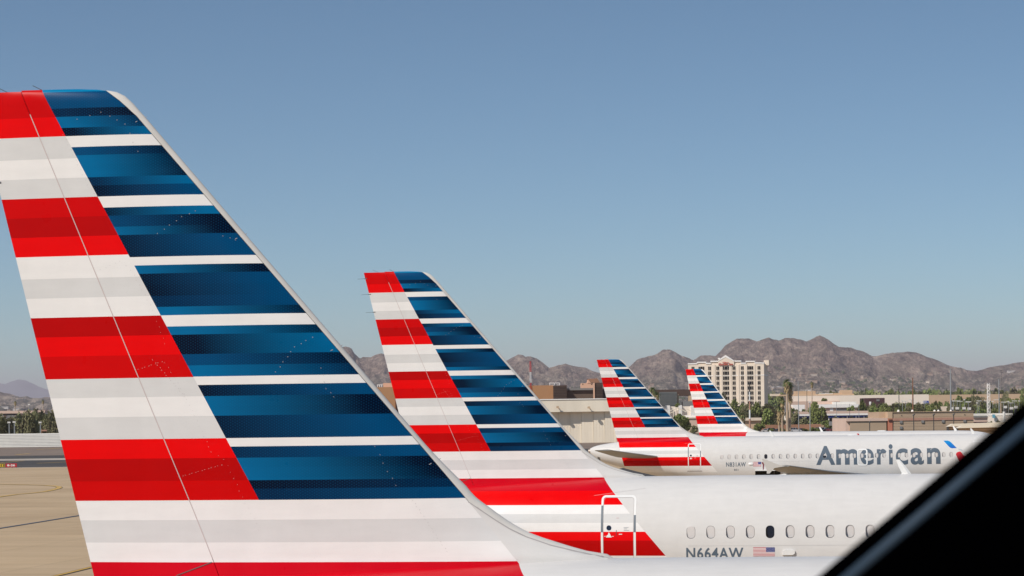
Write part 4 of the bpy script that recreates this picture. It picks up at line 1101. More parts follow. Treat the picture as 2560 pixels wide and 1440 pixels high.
# slatted jet blast fences with cream tops
for i, (x0, x1, y0, y1, Y, lab) in enumerate(((2368, 2512, 1060, 1066.5, 330, 'tan slatted screen with cream coping, the shorter one behind its twin'), (2391, 2600, 1064.5, 1070.5, 312, 'tan slatted screen with cream coping, standing in front and running under the window frame'))):
    r = thing('slatted_screen', lab, 'screen', (W((x0+x1)/2, 1080, Y).x, Y, 0))
    mb = MB(); a, b = W(x0, y0, Y).x, W(x1, y0, Y).x; z1, z0 = W(x0, y0, Y).z, W(x0, y1, Y).z
    mb.prism([(a, z0), (a + .7, z1), (b, z1 + .15), (b, z0 + .15)], Y - .5, Y + 1.2); part(mb, 'coping', M['creamroof'], r)
    mb = MB(); mb.box(a + .2, b, Y, Y + .4, 0, z0 - .02); part(mb, 'slat_panel', M['slat'], r)
    mb = MB(); mb.box(a - .02, a + .17, Y - .3, Y + .5, 0, z0 - .01)
    part(mb, 'post', M['darkpole'], r)
    mb = MB()
    for k in range(9): mb.box(a + .2, b, Y - .12, Y - .01, z0 - .3 - k*.42, z0 - .18 - k*.42)
    part(mb, 'slats', M['tan'], r)
simple('embankment_wall', 'long tan retaining wall behind the trees and light poles', 'wall', 1900, [('wall', (2322, 2700, 985, 1012), 'tan', 0, 6)])
simple('low_building', 'small cream building among the light poles over the block building roof', 'building', 1250, [('wall', (2324, 2344, 1011, 1025), 'pale', 0, 8), ('wing', (2344, 2368, 1016, 1028), 'cream', 2, 8)])
simple('billboard', 'dark blue screen panel in front of the end of the warehouse', 'billboard', 1350, [('panel', (2309, 2322, 1002, 1020), 'blue', 0, .6, False), ('post', (2314, 2316, 1020, 1040), 'pole', .7, .4)])
for i, (x_, y_) in enumerate(((2381, 1021), (2394, 1021), (2411, 1021), (2424, 1022), (2530, 1021), (2541, 1018.5), (2514, 1018))):
    simple('equipment_box', 'white equipment box among the light poles beyond the block building roof', 'box', 1150, [('cabinet', (x_-3.6, x_+3.6, y_-3.4, y_+2.6), 'block', 0, 2, False), ('stand', (x_-2.6, x_+2.6, y_+2.7, y_+12), 'darkpole', .3, 1.4)], 'white equipment boxes beyond the block building')

# ---- masts and poles
def pole(px, ytop, Y, r, m, label, name='light_pole', head=None, group=None, top_r=None, cat=None):
    q = W(px, ytop, Y); o = thing(name, label, cat or name.replace('_', ' '), (q.x, Y, 0), group)
    mb = MB(); mb.tube([(q.x, Y, 0), (q.x, Y, q.z)], [r, top_r or r*.7], 8); part(mb, 'pole', M[m], o)
    if head == 'bar': mb = MB(); mb.box(q.x - 1.3, q.x + 1.3, Y - .15, Y + .15, q.z, q.z + .3); part(mb, 'lamp_head', M['block'], o)
    if head == 'lamp': mb = MB(); mb.box(q.x - .5, q.x + .4, Y - .3, Y + .3, q.z - .1, q.z + .35); part(mb, 'lamp_head', M['block'], o)
    if head == 'cross':
        mb = MB()
        for k in (.5, 2.2): mb.box(q.x - 1.4, q.x + 1.4, Y - .12, Y + .12, q.z - k, q.z - k + .2)
        part(mb, 'crossarm', M['darkpole'], o)
    return o
pole(2281.5, 944, 1050, .42, 'wood', 'tall brown wooden pole rising beyond the block building roof', 'utility_pole', top_r=.2)
pole(2376, 921, 1050, .36, 'pole', 'tallest grey steel pole beyond the block building roof', 'steel_pole')
pole(2247, 963, 1150, .22, 'darkpole', 'thin dark utility pole with crossarms left of the brown wooden pole', 'utility_pole', 'cross')
pole(1995.5, 952, 930, .17, 'pole', 'slender tall light pole just right of the twin palm', 'light_pole')
pole(2024.5, 1006, 880, .2, 'pole', 'short light pole with yellowish lamp before the rounded green tree', 'light_pole', 'lamp')
pole(2017, 975, 1250, .16, 'darkpole', 'thin dark pole behind the rounded green tree', 'light_pole')
pole(2147, 1010, 1000, .12, 'pole', 'thin grey pole beside the corner of the white roofed building', 'light_pole')
pole(2124, 1009, 1010, .10, 'darkpole', 'very thin dark pole before the white roofed building', 'light_pole')
pole(2091, 1005, 1010, .10, 'pole', 'very thin pale pole in front of the shop window of the white roofed building', 'light_pole')
pole(2054, 1015, 900, .10, 'darkpole', 'thin dark pole standing behind the small green shrubs', 'light_pole')
pole(2497, 947, 1050, .26, 'pole', 'tall grey pole right of the white lattice tower', 'steel_pole')
pole(2504, 925, 1900, .18, 'darkpole', 'faint thin far pole between the white tower and the window frame', 'utility_pole', 'cross')
pole(2510, 1029, 640, .35, 'block', 'short thick white post in front of the low white building', 'post', cat='post', top_r=.35)
for i, x_ in enumerate((2256, 2264, 2279, 2290, 2311, 2313, 2383.5, 2393, 2400, 2411, 2420, 2421, 2443, 2447.5, 2466, 2482, 2490, 2509, 2521, 2527, 2536, 2548)):
    pole(x_, (1003, 1004, 1000, 1006, 1005, 1008, 1003)[i % 7], 1100 + (i*37) % 200, .13, 'pole', 'thin light pole with flat head among the trees beyond the block building roof', 'light_pole', 'bar' if i % 3 else 'lamp', 'light poles beyond the block building')
for x_, y_ in ((23, 1057), (36, 1056), (101, 1057)):
    pole(x_, y_, 760, .22, 'pole', 'grey light pole standing before the dark trees behind the white fence', 'light_pole', 'lamp', 'light poles behind the white fence')
pole(73, 1012, 1000, .16, 'pole', 'taller thin pole rising above the dark tree belt', 'light_pole', 'lamp')
pole(125, 1020, 900, .14, 'pole', 'pale pole half hidden by trees beside the nearest tail', 'light_pole')
# striped masts
def mast(px, ytop, ybot, Y, w, label, colors, lattice=True, name='radio_mast'):
    q = W(px, ytop, Y); o = thing(name, label, 'mast', (q.x, Y, 0))
    n_ = len(colors); z1 = q.z
    zb_ = 0
    for i, c in enumerate(colors):
        z0, z2 = lerp(zb_, z1, i/n_), lerp(zb_, z1, (i+1)/n_)
        mb = MB()
        if lattice:
            for sx, sy in ((-1, -1), (1, -1), (0, 1)): mb.tube([(q.x+sx*w, Y+sy*w, z0), (q.x+sx*w*.8, Y+sy*w*.8, z2)], w*.22, 4)
            k = max(2, int((z2-z0)/(w*3)))
            for j in range(k):
                a_, b_ = lerp(z0, z2, j/k), lerp(z0, z2, (j+1)/k); s_ = 1 if j % 2 else -1
                mb.tube([(q.x-s_*w*.85, Y-w, a_), (q.x+s_*w*.85, Y-w, b_)], w*.16, 4)
        else: mb.tube([(q.x, Y, z0), (q.x, Y, z2)], [lerp(w, w*.45, i/n_), lerp(w, w*.45, (i+1)/n_)], 8)
        part(mb, 'mast_section', c, o)
    return o
RW = [M['redpaint'], M['white']]
mast(1326, 903, 960, 900, .30, 'red and white lattice radio mast rising behind the orange building', [M['greyroof']]*4 + [M['redpaint'], M['white'], M['redpaint']])
mast(1873.5, 957, 1080, 560, .26, 'slender red and white striped mast in front of the hotel', [M['white'], M['white'], M['pink'], M['white'], M['pink'], M['white'], M['darkpole']], False)
mast(2470.5, 958.5, 1042, 900, .55, 'tall white lattice tower near the window frame', [M['roofw']]*8, True, 'lattice_tower')

# ---- left side: fence, overpass
fw = thing('blast_fence', 'long low white slatted fence beyond the runway, below the dark trees', 'fence', (W(60, 1100, 735).x, 735, 0))
a, b = W(-300, 1100, 735).x, W(1340, 1100, 735).x
ztop = W(70, 1084, 735).z; nsl = 9
mb = MB(); mb.box(a, b, 735.3, 735.6, 0, ztop - .1); part(mb, 'backing', M['block'], fw)
for i in range(nsl):
    mb = MB(); z0 = ztop*i/nsl; zz = ztop/nsl
    mb.add([(a, 735.28, z0+.05), (b, 735.28, z0+.05), (b, 735.15, z0+.05), (a, 735.15, z0+.05), (a, 735.28, z0+zz*1.03), (b, 735.28, z0+zz*1.03)], [(3, 2, 5, 4), (0, 1, 2, 3), (0, 4, 5, 1), (0, 3, 4), (1, 5, 2)]); part(mb, 'slat', M['block'], fw)
ov = thing('overpass', 'brown road overpass showing between the dark trees and the town', 'overpass', (W(40, 1030, 1500).x, 1500, 0))
mb = MB(); blk(mb, -200, 112, 1028, 1034.5, 1500, 12, 0, False); part(mb, 'deck', M['pinkwall'], ov)
mb = MB(); blk(mb, -200, 46, 1034.6, 1039.5, 1503, 8, 0, False); part(mb, 'girder', M['darkpole'], ov)
for x_ in (-30, 10, 50, 95): mb = MB(); blk(mb, x_, x_+4, 1034.6, 1060, 1504, 2); part(mb, 'pier', M['tan'], ov)
simple('park_shelter', 'small orange roofed shelter under the dark trees behind the white fence', 'shelter', 800, [('roof', (103, 126, 1074.5, 1078), 'pink', 0, 5, False), ('post', (104, 105.5, 1078, 1090), 'redwall', 1, .4), ('post', (115, 116.5, 1078, 1090), 'redwall', 1, .4), ('post', (124, 125.5, 1078, 1090), 'redwall', 1, .4)])
# runway sign
sp_ = G(22, 1170); sn = thing('runway_sign', 'runway sign, yellow B11 panel beside red 8-26 panel, by the taxiway', 'sign', (sp_.x, sp_.y, 0))
def sx(px): return W(px, 1165, sp_.y).x
zt_, zb_ = W(20, 1158.8, sp_.y).z, .12
RS, YS = mat('sign_red', (.42, .012, .02), .5), mat('sign_yellow', (.62, .42, .02), .5)
mb = MB(); mb.box(sx(14), sx(42), sp_.y, sp_.y+.25, zb_, zt_); part(mb, 'red_panel', RS, sn)
mb = MB(); mb.box(sx(-16), sx(12), sp_.y, sp_.y+.25, zb_, zt_); part(mb, 'yellow_panel', YS, sn)
mb = MB(); [mb.box(sx(x_), sx(x_)+.08, sp_.y+.05, sp_.y+.15, 0, zb_) for x_ in (-14, 0, 10, 16, 30, 40)]; part(mb, 'feet', M['darkpole'], sn)
for t_, x0, x1, m_ in (('8-26', 18, 37.5, M['white']), ('B11', -5, 9.5, M['tyre'])):
    b_ = text_bm(t_, sx(x0), sx(x1), zb_+.16, zt_-.13, .03, .01)
    for v in b_.verts: v.co += Vector((0, sp_.y-.015, 0)) - sn.location
    from_bm('sign_text', b_, m_, sn)
mb = MB()
for q in stroke([(sx(11), zb_+.06), (sx(-15), zb_+.06), (sx(-15), zt_-.06), (sx(11), zt_-.06)], .05, True): mb.prism(q, sp_.y-.012, sp_.y-.002)
part(mb, 'sign_border', M['tyre'], sn)

# ---- vegetation
def leaf_mat(name, c1, c2, c3):
    m = bpy.data.materials.new(name); m.use_nodes = True; n = N(m); b = m.node_tree.nodes['Principled BSDF']
    tc = n.new('ShaderNodeTexCoord'); gi = n.new('ShaderNodeObjectInfo')
    v = n.new('ShaderNodeVectorMath'); v.operation = 'ADD'; n.l.new(tc.outputs['Object'], v.inputs[0]); n.l.new(gi.outputs['Location'], v.inputs[1])
    f = n.noise(tc.outputs['Object'], 9, 5, .75)
    c = n.ramp(f, [(.32, c1), (.5, c2), (.68, c3)])
    hs = n.new('ShaderNodeHueSaturation'); n.l.new(c, hs.inputs['Color']); n.put(hs.inputs['Value'], n.mapr(gi.outputs['Random'], 0, 1, .75, 1.3)); n.put(hs.inputs['Hue'], n.mapr(gi.outputs['Random'], 0, 1, .485, .51))
    n.l.new(hs.outputs[0], b.inputs['Base Color']); b.inputs['Roughness'].default_value = .7; b.inputs['Specular IOR Level'].default_value = .2
    return m
LG = leaf_mat('green_leaves', (.08, .105, .03), (.155, .18, .052), (.28, .30, .10))
LO = leaf_mat('olive_leaves', (.09, .09, .042), (.185, .175, .085), (.33, .30, .16))
def crown_mesh(name, seed, m, n=1300, lumps=9, leaf=.075, low=.0):
    R = random.Random(seed); L = []
    for i in range(lumps):
        a = R.uniform(0, 2*PI); r = R.uniform(.1, .62); L.append((Vector((r*math.cos(a), r*math.sin(a), R.uniform(-.55 + low, .6))), R.uniform(.25, .5)))
    L.append((Vector((0, 0, 0)), .55))
    vs, fs = [], []
    for k in range(n):
        c, rad = R.choice(L)
        d = Vector((R.gauss(0, 1), R.gauss(0, 1), R.gauss(0, 1))).normalized()
        p = c + d * rad * (R.uniform(.45, 1.08)) ; p.z *= .85
        u = Vector((R.gauss(0, 1), R.gauss(0, 1), R.gauss(0, 1))).normalized(); w = u.orthogonal().normalized()*R.uniform(.6, 1.2); u *= R.uniform(.8, 1.5)
        i = len(vs); s = leaf
        vs += [p - u*s - w*s*.5, p + u*s - w*s, p + u*s*.7 + w*s, p - u*s*.8 + w*s*.9]; fs.append((i, i+1, i+2, i+3))
    me = bpy.data.meshes.new(name); me.from_pydata([tuple(v) for v in vs], [], fs); me.materials.append(m); return me
CR = {('g', i): crown_mesh('crown', 10+i, LG) for i in range(3)}
CR.update({('o', i): crown_mesh('crown', 40+i, LO, 1500, 10, .07) for i in range(3)})
CR.update({('f', i): crown_mesh('crown', 70+i, LG if i else LO, 420, 8, .13) for i in range(3)})
def trunk_mesh():
    mb = MB(); mb.tube([(0, 0, 0), (.02, .01, .35), (.0, .03, .7)], [.05, .04, .03], 6)
    for a, z in ((.5, .3), (2.2, .4), (3.9, .35), (5.3, .45)):
        mb.tube([(0, 0, z), (.22*math.cos(a), .22*math.sin(a), z + .28), (.35*math.cos(a), .35*math.sin(a), z+.5)], [.028, .02, .008], 5)
    me = bpy.data.meshes.new('trunk'); me.from_pydata(mb.v, [], mb.f); me.materials.append(M['bark']); return me
TRK = trunk_mesh()
rt = random.Random(5)
def tree(px, ytop, Y, wpx, label, kind='o', group=None, name='tree', hfix=None, base_z=None, cat='tree'):
    q = W(px, ytop, Y); z0 = base_z if base_z is not None else ground_z(q.x, Y)
    h = max(1.5, q.z - z0); w = wpx*m_per_px(Y)
    o = thing(name, label, cat, (q.x, Y, z0), group); o.rotation_euler = (0, 0, rt.uniform(0, 6.28))
    c = bpy.data.objects.new('crown', CR[(kind, rt.randrange(3))]); COL.objects.link(c); c.parent = o
    ch = min(h*.92, w*1.0) if hfix is None else hfix*h
    c.scale = (w/1.75, w/1.75, ch/1.75); c.location = (0, 0, h - ch*.5)
    t = bpy.data.objects.new('trunk', TRK); COL.objects.link(t); t.parent = o
    s_ = max(h - ch*.35, .5); t.scale = (min(w, h)*1.1, min(w, h)*1.1, s_/.9)
    return o
# tree belt behind the white fence (its far side is hidden by the nearest tail)
for i in range(60):
    px = -40 + (i % 34)*7.2 + (i//34)*9 + rt.uniform(-3, 3)
    tree(px, 1016 + rt.uniform(-2, 16) + (8 if px < 45 else 0) + (12 if (i % 2) else 0), 770 + (i*53) % 120, rt.uniform(30, 46), 'dusty olive tree of the dark belt behind the white fence', 'o', 'olive trees behind the white fence', hfix=.97)
GT = 'green trees of the town'
def t(px, yt, Y, w, lab, kind='g', h=None): tree(px, yt, Y, w, lab, kind, hfix=h)
t(2037, 1000, 1060, 44, 'rounded bright green tree in front of the white roofed building', 'g', .95)
t(2055, 1013, 1050, 38, 'darker green tree touching the rounded bright one', 'g', .9)
t(2157, 992, 1090, 26, 'tall dark green tree beside the maroon building', 'g', .95)
t(2180, 1013, 1085, 48, 'broad dark green tree below the maroon building', 'g', .9)
t(2060, 992, 1350, 18, 'small dark palm like tree against the pale warehouse wall', 'g')
t(1702, 1024, 930, 46, 'large dark tree between the two farther striped tails', 'g', .97)
t(1712, 1040, 925, 34, 'dark tree lower down beside the low cream building', 'g', .97)
t(1734, 1062, 900, 26, 'dusty olive shrub below the low cream building', 'o', .95)
t(1693, 1006, 975, 14, 'small green tree against the gridded glass front', 'g')
t(1898, 1053, 905, 34, 'round dark green shrub beside the red and white mast', 'g', .97)
t(1810, 976, 1300, 14, 'thin yellowish tree rising at the hotel wall near the farthest tail', 'o', .6)
for px, yt, w, k in ((1822, 1003, 40, 'o'), (1845, 993, 40, 'g'), (1868, 1004, 44, 'o'), (1890, 1000, 42, 'g'), (1905, 1008, 40, 'o'), (1925, 1003, 44, 'o'), (1940, 1012, 40, 'o'), (1835, 1022, 44, 'o'), (1862, 1025, 40, 'o'), (1886, 1028, 44, 'o'), (1912, 1028, 44, 'o'), (1935, 1032, 40, 'o'), (1925, 1045, 40, 'o'), (1948, 1043, 38, 'o'), (1800, 1030, 36, 'g'), (1828, 1030, 44, 'g'), (1852, 1014, 44, 'o'), (1878, 1012, 44, 'g'), (1900, 1020, 46, 'o'), (1918, 1018, 46, 'g'), (1938, 1022, 46, 'o'), (1872, 1040, 44, 'o'), (1900, 1040, 44, 'g')):
    tree(px, yt, 1080 + (px*7) % 200, w, 'bushy tree of the grove at the foot of the hotel', k, 'trees at the foot of the hotel', hfix=.95)
for px, yt, w, k in ((1985, 1025, 26, 'o'), (1992, 1040, 30, 'o'), (2008, 1041, 34, 'o'), (2000, 1046, 28, 'o'), (2066, 1046, 30, 'g'), (2060, 1054, 26, 'g'), (2090, 1040, 26, 'o'), (2105, 1041, 24, 'o'), (2130, 1039, 20, 'o'), (1975, 1038, 26, 'o'), (2170, 1040, 26, 'o'), (2185, 1037, 22, 'g')):
    tree(px, yt, 1040 - (px*3) % 40, w, 'leafy tree in the car park before the blue canopy', k, 'trees around the car park', hfix=.9)
for px, yt, w in ((2012, 1069, 16), (2030, 1067, 20), (2038, 1069, 16), (1955, 1068, 20), (2046, 1072, 14), (1928, 1070, 16)):
    tree(px, yt, 925, w, 'small rounded shrub beside the parked cars', 'g', 'shrubs beside the parked cars', 'shrub', hfix=.98, cat='shrub')
for i in range(84):
    px = 2203 + (i % 62)*5.9 + (3 if i > 61 else 0) + rt.uniform(-4, 4); yt = rt.choice((1002, 1006, 1010, 1000, 1013)) + rt.uniform(-2, 2)
    if px < 2320: yt += 4
    tree(px, yt, 1160 + (i*71) % 420, rt.uniform(24, 40), 'green tree in the grove beyond the block building roof', rt.choice('go'), 'trees beyond the block building', hfix=.93)
for i, (px, yt, w) in enumerate(((2395, 985, 40), (2415, 982, 36), (2440, 984, 34), (2452, 990, 40), (2462, 994, 30), (2480, 998, 26), (2525, 984, 34), (2515, 976, 26), (2545, 986, 34), (2556, 978, 26), (2430, 978, 22), (2385, 990, 24), (2505, 995, 26))):
    tree(px, yt, 1700, w, 'tree standing before the tan retaining wall', rt.choice('go'), 'trees before the retaining wall', hfix=.9)
for i in range(64):
    px = 1925 + i*10.2 + rt.uniform(-5, 5); tree(px, 974 + rt.uniform(-5, 6) + (5 if px < 2140 else 0) - (3 if px > 2300 else 0), 2300 + (i*97) % 260, rt.uniform(24, 44), 'small distant tree on the skyline of the low roofs', 'f', 'distant trees above the low roofs', hfix=.93)
for i in range(34):
    px = 2128 + (i*29) % 205; yt = 1003 + (i*7) % 14
    tree(px, yt, 1110 + (i*13) % 60, rt.uniform(20, 34), 'green tree beside the white roofed and maroon buildings', rt.choice('ggo'), 'trees beside the commercial buildings', hfix=.93)
for i in range(16):
    px = 1975 + (i*37) % 120; yt = 1016 + (i*5) % 16
    tree(px, yt, 1075 + (i*13) % 40, rt.uniform(18, 28), 'low tree before the long canopy of the car park', rt.choice('goo'), 'trees before the long canopy', hfix=.93)
for x_, w_ in ((2480, 26), (2496, 24), (2512, 26), (2528, 24), (2466, 20)):
    tree(x_, 1047 + (x_ % 5), 690, w_, 'dark leafy shrub in front of the low white walled building', 'o', 'shrubs before the low white walled building', 'shrub', hfix=.97, cat='shrub')
# palms
def palm(px, ytop, Y, crown_px, label, trunk_w=.35, skirt=.35, lean=0, seed=0, group=None):
    R = random.Random(seed + int(px)); q = W(px, ytop, Y); r = crown_px*m_per_px(Y)/2
    o = thing('palm_tree', label, 'palm tree', (q.x, Y, 0), group); top = q.z - r*.75
    mb = MB(); mb.tube([(-lean, 0, 0), (-lean*.4, 0, top*.5), (0, 0, top)], [trunk_w*1.25, trunk_w, trunk_w*.85], 9)
    mb.build('trunk', M['palmtrunk'], o)
    mb = MB()
    for k in range(64):
        a = R.uniform(0, 2*PI); e = R.uniform(-.5, 1.45); L = r*R.uniform(.8, 1.12)
        dx, dy = math.cos(a), math.sin(a); pts = []
        for j in range(5):
            s = j/4; rr = L*s*math.cos(e*(1 - .2*s)); zz = top + L*(s*math.sin(e) - .50*s*s)
            pts.append(Vector((dx*rr, dy*rr, zz)))
        wv = Vector((-dy, dx, 0))*r*.12
        for j in range(4):
            w0, w1 = (.3, 1, 1.1, .7)[j], (1, 1.1, .7, .1)[j]
            n_ = len(mb.v); mb.add([pts[j]-wv*w0, pts[j]+wv*w0, pts[j+1]+wv*w1 + Vector((0, 0, -.04*r)), pts[j+1]-wv*w1], [(0, 1, 2, 3)])
    mb.build('fronds', M['frond'], o)
    if skirt:
        mb = MB()
        for k in range(170):
            a = R.uniform(0, 2*PI); z1 = top + r*.15 - R.random()**1.4*top*skirt; L = r*R.uniform(.5, .8); ro = r*R.uniform(.3, .62)
            dx, dy = math.cos(a), math.sin(a); wv = Vector((-dy, dx, 0))*r*.12
            p0 = Vector((dx*trunk_w*.8, dy*trunk_w*.8, z1)); p1_ = Vector((dx*ro, dy*ro, z1 - L*.35)); p2_ = Vector((dx*ro*.8, dy*ro*.8, z1 - L))
            mb.add([p0-wv*.4, p0+wv*.4, p1_+wv, p1_-wv], [(0, 1, 2, 3)]); mb.add([p1_-wv, p1_+wv, p2_+wv*.3, p2_-wv*.3], [(0, 1, 2, 3)])
        mb.build('dead_leaf_skirt', M['skirt'], o)
    return o
palm(1967, 944, 900, 29, 'tallest fan palm with thick skirt of dead leaves on its trunk', .48, .17)
palm(1975, 953, 903, 26, 'dark trunked fan palm close behind the tallest one', .40, .35, .3)
palm(1955, 992, 905, 24, 'shorter shaggy palm beside the tallest one', .38, .45)
palm(1947, 1012, 900, 22, 'low shaggy palm hanging with yellowed leaves beside the tall palms', .3, .6)
palm(2029.5, 952.5, 1400, 12, 'thin lone palm standing above the rounded green tree', .28, .1)
palm(1855, 1028, 950, 28, 'short palm just beside the farthest striped tail', .4, .6)
palm(1631, 964, 980, 27, 'palm beside the gridded glass building', .4, .2)
palm(1640, 976, 975, 26, 'lower palm touching the gridded glass building', .4, .5)
palm(38, 1001, 1900, 10, 'small far palm above the overpass', .35, .1)
palm(107.5, 998, 1900, 9, 'small far palm close to the nearest tail', .35, .1)
palm(2502, 993, 1200, 12, 'small palm behind the tall grey pole', .3, .1)

# ---- parked cars
def car(px, py, Y, color, label, wagon=False):
    q = W(px, py, Y); o = thing('parked_car', label, 'car', (q.x, Y, 0))
    L = 4.6; pm = mat('car_paint', color, .3, coat=.5)
    H = 1.75 if wagon else 1.45
    body = [(-L/2, .35), (-L/2, .85), (-L/2+.5, .95), (-L/2+(.1 if wagon else .9), 1.0), (L/2-1.3, 1.0), (L/2-.1, .8), (L/2, .4)]
    mb = MB(); mb.prism(body, -.88, .88); mb.build('body', pm, o)
    cab = [(-L/2+(.15 if wagon else .7), 1.0), (-L/2+(.3 if wagon else 1.3), H), (L/2-1.9, H), (L/2-1.2, 1.0)]
    mb = MB(); mb.prism([(x*.985, z-.06) for x, z in cab], -.78, .78); mb.build('windows', M['glass'], o)
    mb = MB(); mb.prism([(cab[1][0]-.05, H-.05), (cab[1][0], H), (cab[2][0], H), (cab[2][0]+.05, H-.05)], -.74, .74)
    for x in (cab[1][0]+.9, cab[2][0]-.4): mb.box(x-.05, x+.05, -.79, .79, 1.0, H-.05)
    mb.build('roof', pm, o)
    for x in (-1.4, 1.4):
        for y in (-.8, .8):
            mb = MB(); mb.tube([(x, y-.1, .33), (x, y+.1, .33)], .33, 14); w_ = mb.build('wheel', M['tyre'], o)
    return o
car(1989, 1078, 935, (.55, .55, .56), 'white estate car parked by the shrubs behind the striped plane row', True)
car(2006, 1078, 938, (.04, .04, .05), 'black car parked beside the white estate car')
car(2051, 1078, 930, (.10, .12, .16), 'dark blue grey car parked between the shrubs and the shelter', True)
car(2061, 1078, 938, (.60, .60, .60), 'white van end on beside the dark blue grey car', True)
car(2070, 1078, 930, (.16, .03, .04), 'dark red car parked beside the shelter')
car(1933, 1079, 930, (.05, .05, .05), 'black car partly behind the low palm leaves', True)
car(1948, 1079, 935, (.12, .11, .10), 'grey car parked before the red brown wall')
car(1918, 1079, 940, (.5, .48, .46), 'pale car parked near the round dark green shrub')

# ---- houses on the mountain foot
hm = [mat('house_wall', c, .8) for c in ((.62, .52, .42), (.50, .38, .28), (.70, .64, .58), (.42, .30, .22))]
rm = [mat('house_roof', c, .8) for c in ((.30, .18, .12), (.42, .33, .26), (.50, .46, .42))]
HS = []
for i in range(6):
    R = random.Random(i); mb = MB(); w, d, h = R.uniform(16, 34), R.uniform(10, 16), R.uniform(4, 6)
    mb.box(-w/2, w/2, -d/2, d/2, -6, h, 0)
    mb.box(w*.1, w*.45, -d/2-3, -d/2-.01, -6, h*.7, 0)
    me = bpy.data.meshes.new('wall'); me.from_pydata(mb.v, [], mb.f); me.materials.append(hm[i % 4])
    rb = MB(); rb.prism([(-w/2-1, h), (w/2+1, h), (w/2-2, h+2.2), (-w/2+2, h+2.2)], -d/2-1, d/2+1)
    me2 = bpy.data.meshes.new('roof'); me2.from_pydata(rb.v, [], rb.f); me2.materials.append(rm[i % 3]); HS.append((me, me2))
rh = random.Random(21)
def house(X, Y, i):
    z = ground_z(X, Y); lab, grp = (('small pale house among shrubs on the slope of the mountains', 'houses on the mountain slope'))[0:2]
    o = thing('hillside_house', lab, 'house', (X, Y, z + 1), grp); o.rotation_euler = (0, 0, rh.uniform(-.5, .5))
    a, b = HS[i % 6]
    for nme, me in (('wall', a), ('roof', b)):
        c = bpy.data.objects.new(nme, me); COL.objects.link(c); c.parent = o
    k = rh.uniform(.45, 1.0); o.scale = (k, k, k)
for i in range(270):
    Y = 5200 + rh.random()**.8*2900
    px = rh.uniform(1900, 2570) if i % 5 else rh.uniform(-10, 130)
    if i % 17 == 0: px = rh.uniform(1560, 1740)
    X = W(px, 1000, Y).x; house(X, Y, i)
for px, py in ((1999, 938), (2007, 939), (2060, 935), (1951, 945), (2325, 938), (2320, 946), (2528, 931), (2120, 955), (2105, 962)):
    best = min((abs(W(px, py, Y).z - ground_z(W(px, py, Y).x, Y)), Y) for Y in range(5500, 9400, 60))
    house(W(px, py, best[1]).x, best[1], px)
# shrubs
sv, sf = [], []; R = random.Random(3)
for k in range(15000):
    Y = 2700 + R.random()**.75*5600; a = R.uniform(-.232, .232)
    if -.19 < a < -.02 and R.random() < .9: continue
    X = a*Y; z = ground_z(X, Y)
    dens = noise.noise(Vector((X*.003, Y*.002, 9)))
    if dens < -.15 and Y > 4600: continue
    s = R.uniform(3.0, 8.5) * (1 if Y > 4500 else 1.2); h = s*R.uniform(.6, 1.0); n0 = len(sv)
    for j in range(5):
        t_ = 2*PI*j/5 + R.random(); sv.append((X + s*math.cos(t_)*R.uniform(.6, 1.1), Y + s*math.sin(t_), z - .5)); 
    for j in range(5):
        t_ = 2*PI*j/5 + R.random(); sv.append((X + s*.75*math.cos(t_)*R.uniform(.6, 1.1), Y + s*.7*math.sin(t_), z + h*R.uniform(.6, 1.0)))
    sv.append((X, Y, z + h*1.15))
    for j in range(5):
        sf += [(n0+j, n0+(j+1) % 5, n0+5+(j+1) % 5, n0+5+j), (n0+5+j, n0+5+(j+1) % 5, n0+10)]
me = bpy.data.meshes.new('desert_shrubbery'); me.from_pydata(sv, [], sf)
SH = leaf_mat('shrub_leaves', (.04, .055, .022), (.065, .08, .035), (.10, .11, .05))
tag(link('desert_shrubbery', me, SH), 'scattered dusty green desert shrubs over the plain and mountain foot', 'shrubbery', kind='stuff')

# ---- window frame close to the camera, out of focus
Yf = 1.25
fr = thing('window_frame', 'black out of focus window frame crossing the corner of the view', 'window frame', W(2560, 1440, Yf))
def wf(px, py, d=0): return W(px, py, Yf + d)
def slab(name, edge, y0, y1, m, sm=False):
    mb = MB(); P = [wf(*p) for p in edge]; q = [(p.x, p.z) for p in P]; mb.prism(q, Yf + y0, Yf + y1); o = part(mb, name, m, fr, sm)
    bv = o.modifiers.new('bevel', 'BEVEL'); bv.width = .0012; bv.segments = 2; return o
BLACK = mat('black_trim', (.0003, .0003, .0005), 1.0, spec=0.0)
RUB = mat('rubber_seal_sky_sheen', (.024, .042, .066), .6, spec=.2)  # blue-grey base colour paints the sky's reflection along the black seal
ex_, ey_ = (2560 - 2074), (1029 - 1440); L_ = math.hypot(ex_, ey_); ux, uy = ex_/L_, ey_/L_; nx_, ny_ = -uy, ux
def E_(s, t_): return (2074 + ux*s + nx_*t_, 1440 + uy*s + ny_*t_)
slab('lip', [E_(-260, 0), E_(900, 0), E_(900, 22), E_(-260, 22)], 0, .03, BLACK)
mb = MB(); p0, p1_ = wf(*E_(-260, 36), .0), wf(*E_(900, 36), .0)
mb.tube([p0, p1_], .0036, 24); part(mb, 'seal', RUB, fr, True)
slab('panel', [E_(-260, 44), E_(900, 44), E_(900, 800), E_(-260, 800)], -.004, .04, BLACK)

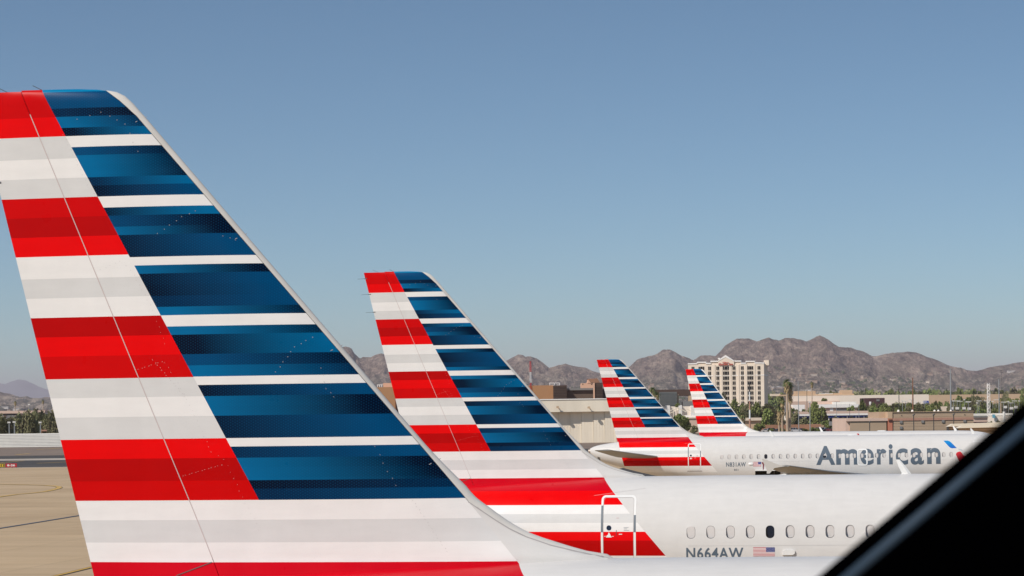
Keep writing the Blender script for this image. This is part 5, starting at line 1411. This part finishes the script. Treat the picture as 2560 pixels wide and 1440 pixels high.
# ================================================================== LIGHT, AIR, CAMERA
SUN_DIR = Vector((-.92, -.80, 1.15)).normalized()      # towards the sun
elev = math.asin(SUN_DIR.z); az = math.atan2(SUN_DIR.x, SUN_DIR.y)
sl = bpy.data.lights.new('sun', 'SUN'); sl.energy = 4.0; sl.angle = math.radians(.5); sl.color = (1.0, .95, .88)
so = bpy.data.objects.new('sun', sl); COL.objects.link(so); so.rotation_euler = (-SUN_DIR).to_track_quat('-Z', 'Y').to_euler(); so.location = (-50, -50, 60)
w = bpy.data.worlds.new('World'); S.world = w; w.use_nodes = True
nt = w.node_tree; bg = nt.nodes['Background']
sk = nt.nodes.new('ShaderNodeTexSky'); sk.sky_type = 'NISHITA'; sk.sun_disc = False; sk.sun_elevation = elev; sk.sun_rotation = az
sk.altitude = 340; sk.air_density = 1.0; sk.dust_density = .3; sk.ozone_density = 2.5
wb = nt.nodes.new('ShaderNodeMix'); wb.data_type = 'RGBA'; wb.blend_type = 'MULTIPLY'; wb.inputs[0].default_value = 1; wb.inputs[7].default_value = (.82, 1.015, 1.03, 1)
nt.links.new(sk.outputs[0], wb.inputs[6]); nt.links.new(wb.outputs[2], bg.inputs[0]); bg.inputs[1].default_value = .092
tc_ = nt.nodes.new('ShaderNodeTexCoord'); mp_ = nt.nodes.new('ShaderNodeMapping'); mp_.inputs['Scale'].default_value = (1, 1, 1.7)
nt.links.new(tc_.outputs['Generated'], mp_.inputs[0]); nt.links.new(mp_.outputs[0], sk.inputs[0])

HAZE = True
if HAZE:
    mb = MB(); mb.box(-39500, 39500, -1000, 44500, -13.5, 760)
    hz = mb.build('haze', [], None); tag(hz, 'thin bluish desert haze filling the air', 'haze', kind='stuff')
    hm_ = bpy.data.materials.new('haze_air'); hm_.use_nodes = True; t_ = hm_.node_tree
    for nd in list(t_.nodes): t_.nodes.remove(nd)
    o_ = t_.nodes.new('ShaderNodeOutputMaterial'); pv = t_.nodes.new('ShaderNodeVolumePrincipled')
    pv.inputs['Color'].default_value = (.97, .84, .91, 1); pv.inputs['Density'].default_value = 3.7e-5; pv.inputs['Anisotropy'].default_value = .0
    t_.links.new(pv.outputs[0], o_.inputs['Volume']); hz.data.materials.append(hm_)

cam = bpy.data.cameras.new('camera'); co = bpy.data.objects.new('camera', cam); COL.objects.link(co)
co.location = (0, 0, ZC)
co.matrix_world = Matrix.Translation((0, 0, ZC)) @ Matrix.Rotation(math.radians(90), 4, 'X') @ Matrix.Rotation(-ROLL, 4, 'Z')
cam.sensor_width = 36; cam.lens = 36 * F / 2560; cam.clip_start = .1; cam.clip_end = 80000
cam.shift_y = (CY - 720) / 2560
cam.dof.use_dof = True; cam.dof.focus_distance = 75; cam.dof.aperture_fstop = 18
S.camera = co
S.render.engine = 'CYCLES'
S.cycles.max_bounces = 6; S.cycles.volume_bounces = 0; S.cycles.transparent_max_bounces = 8
S.cycles.use_denoising = True
vs_ = S.view_settings; vs_.view_transform = 'Standard'; vs_.look = 'None'; vs_.exposure = 0.0; vs_.gamma = 1; vs_.use_curve_mapping = False
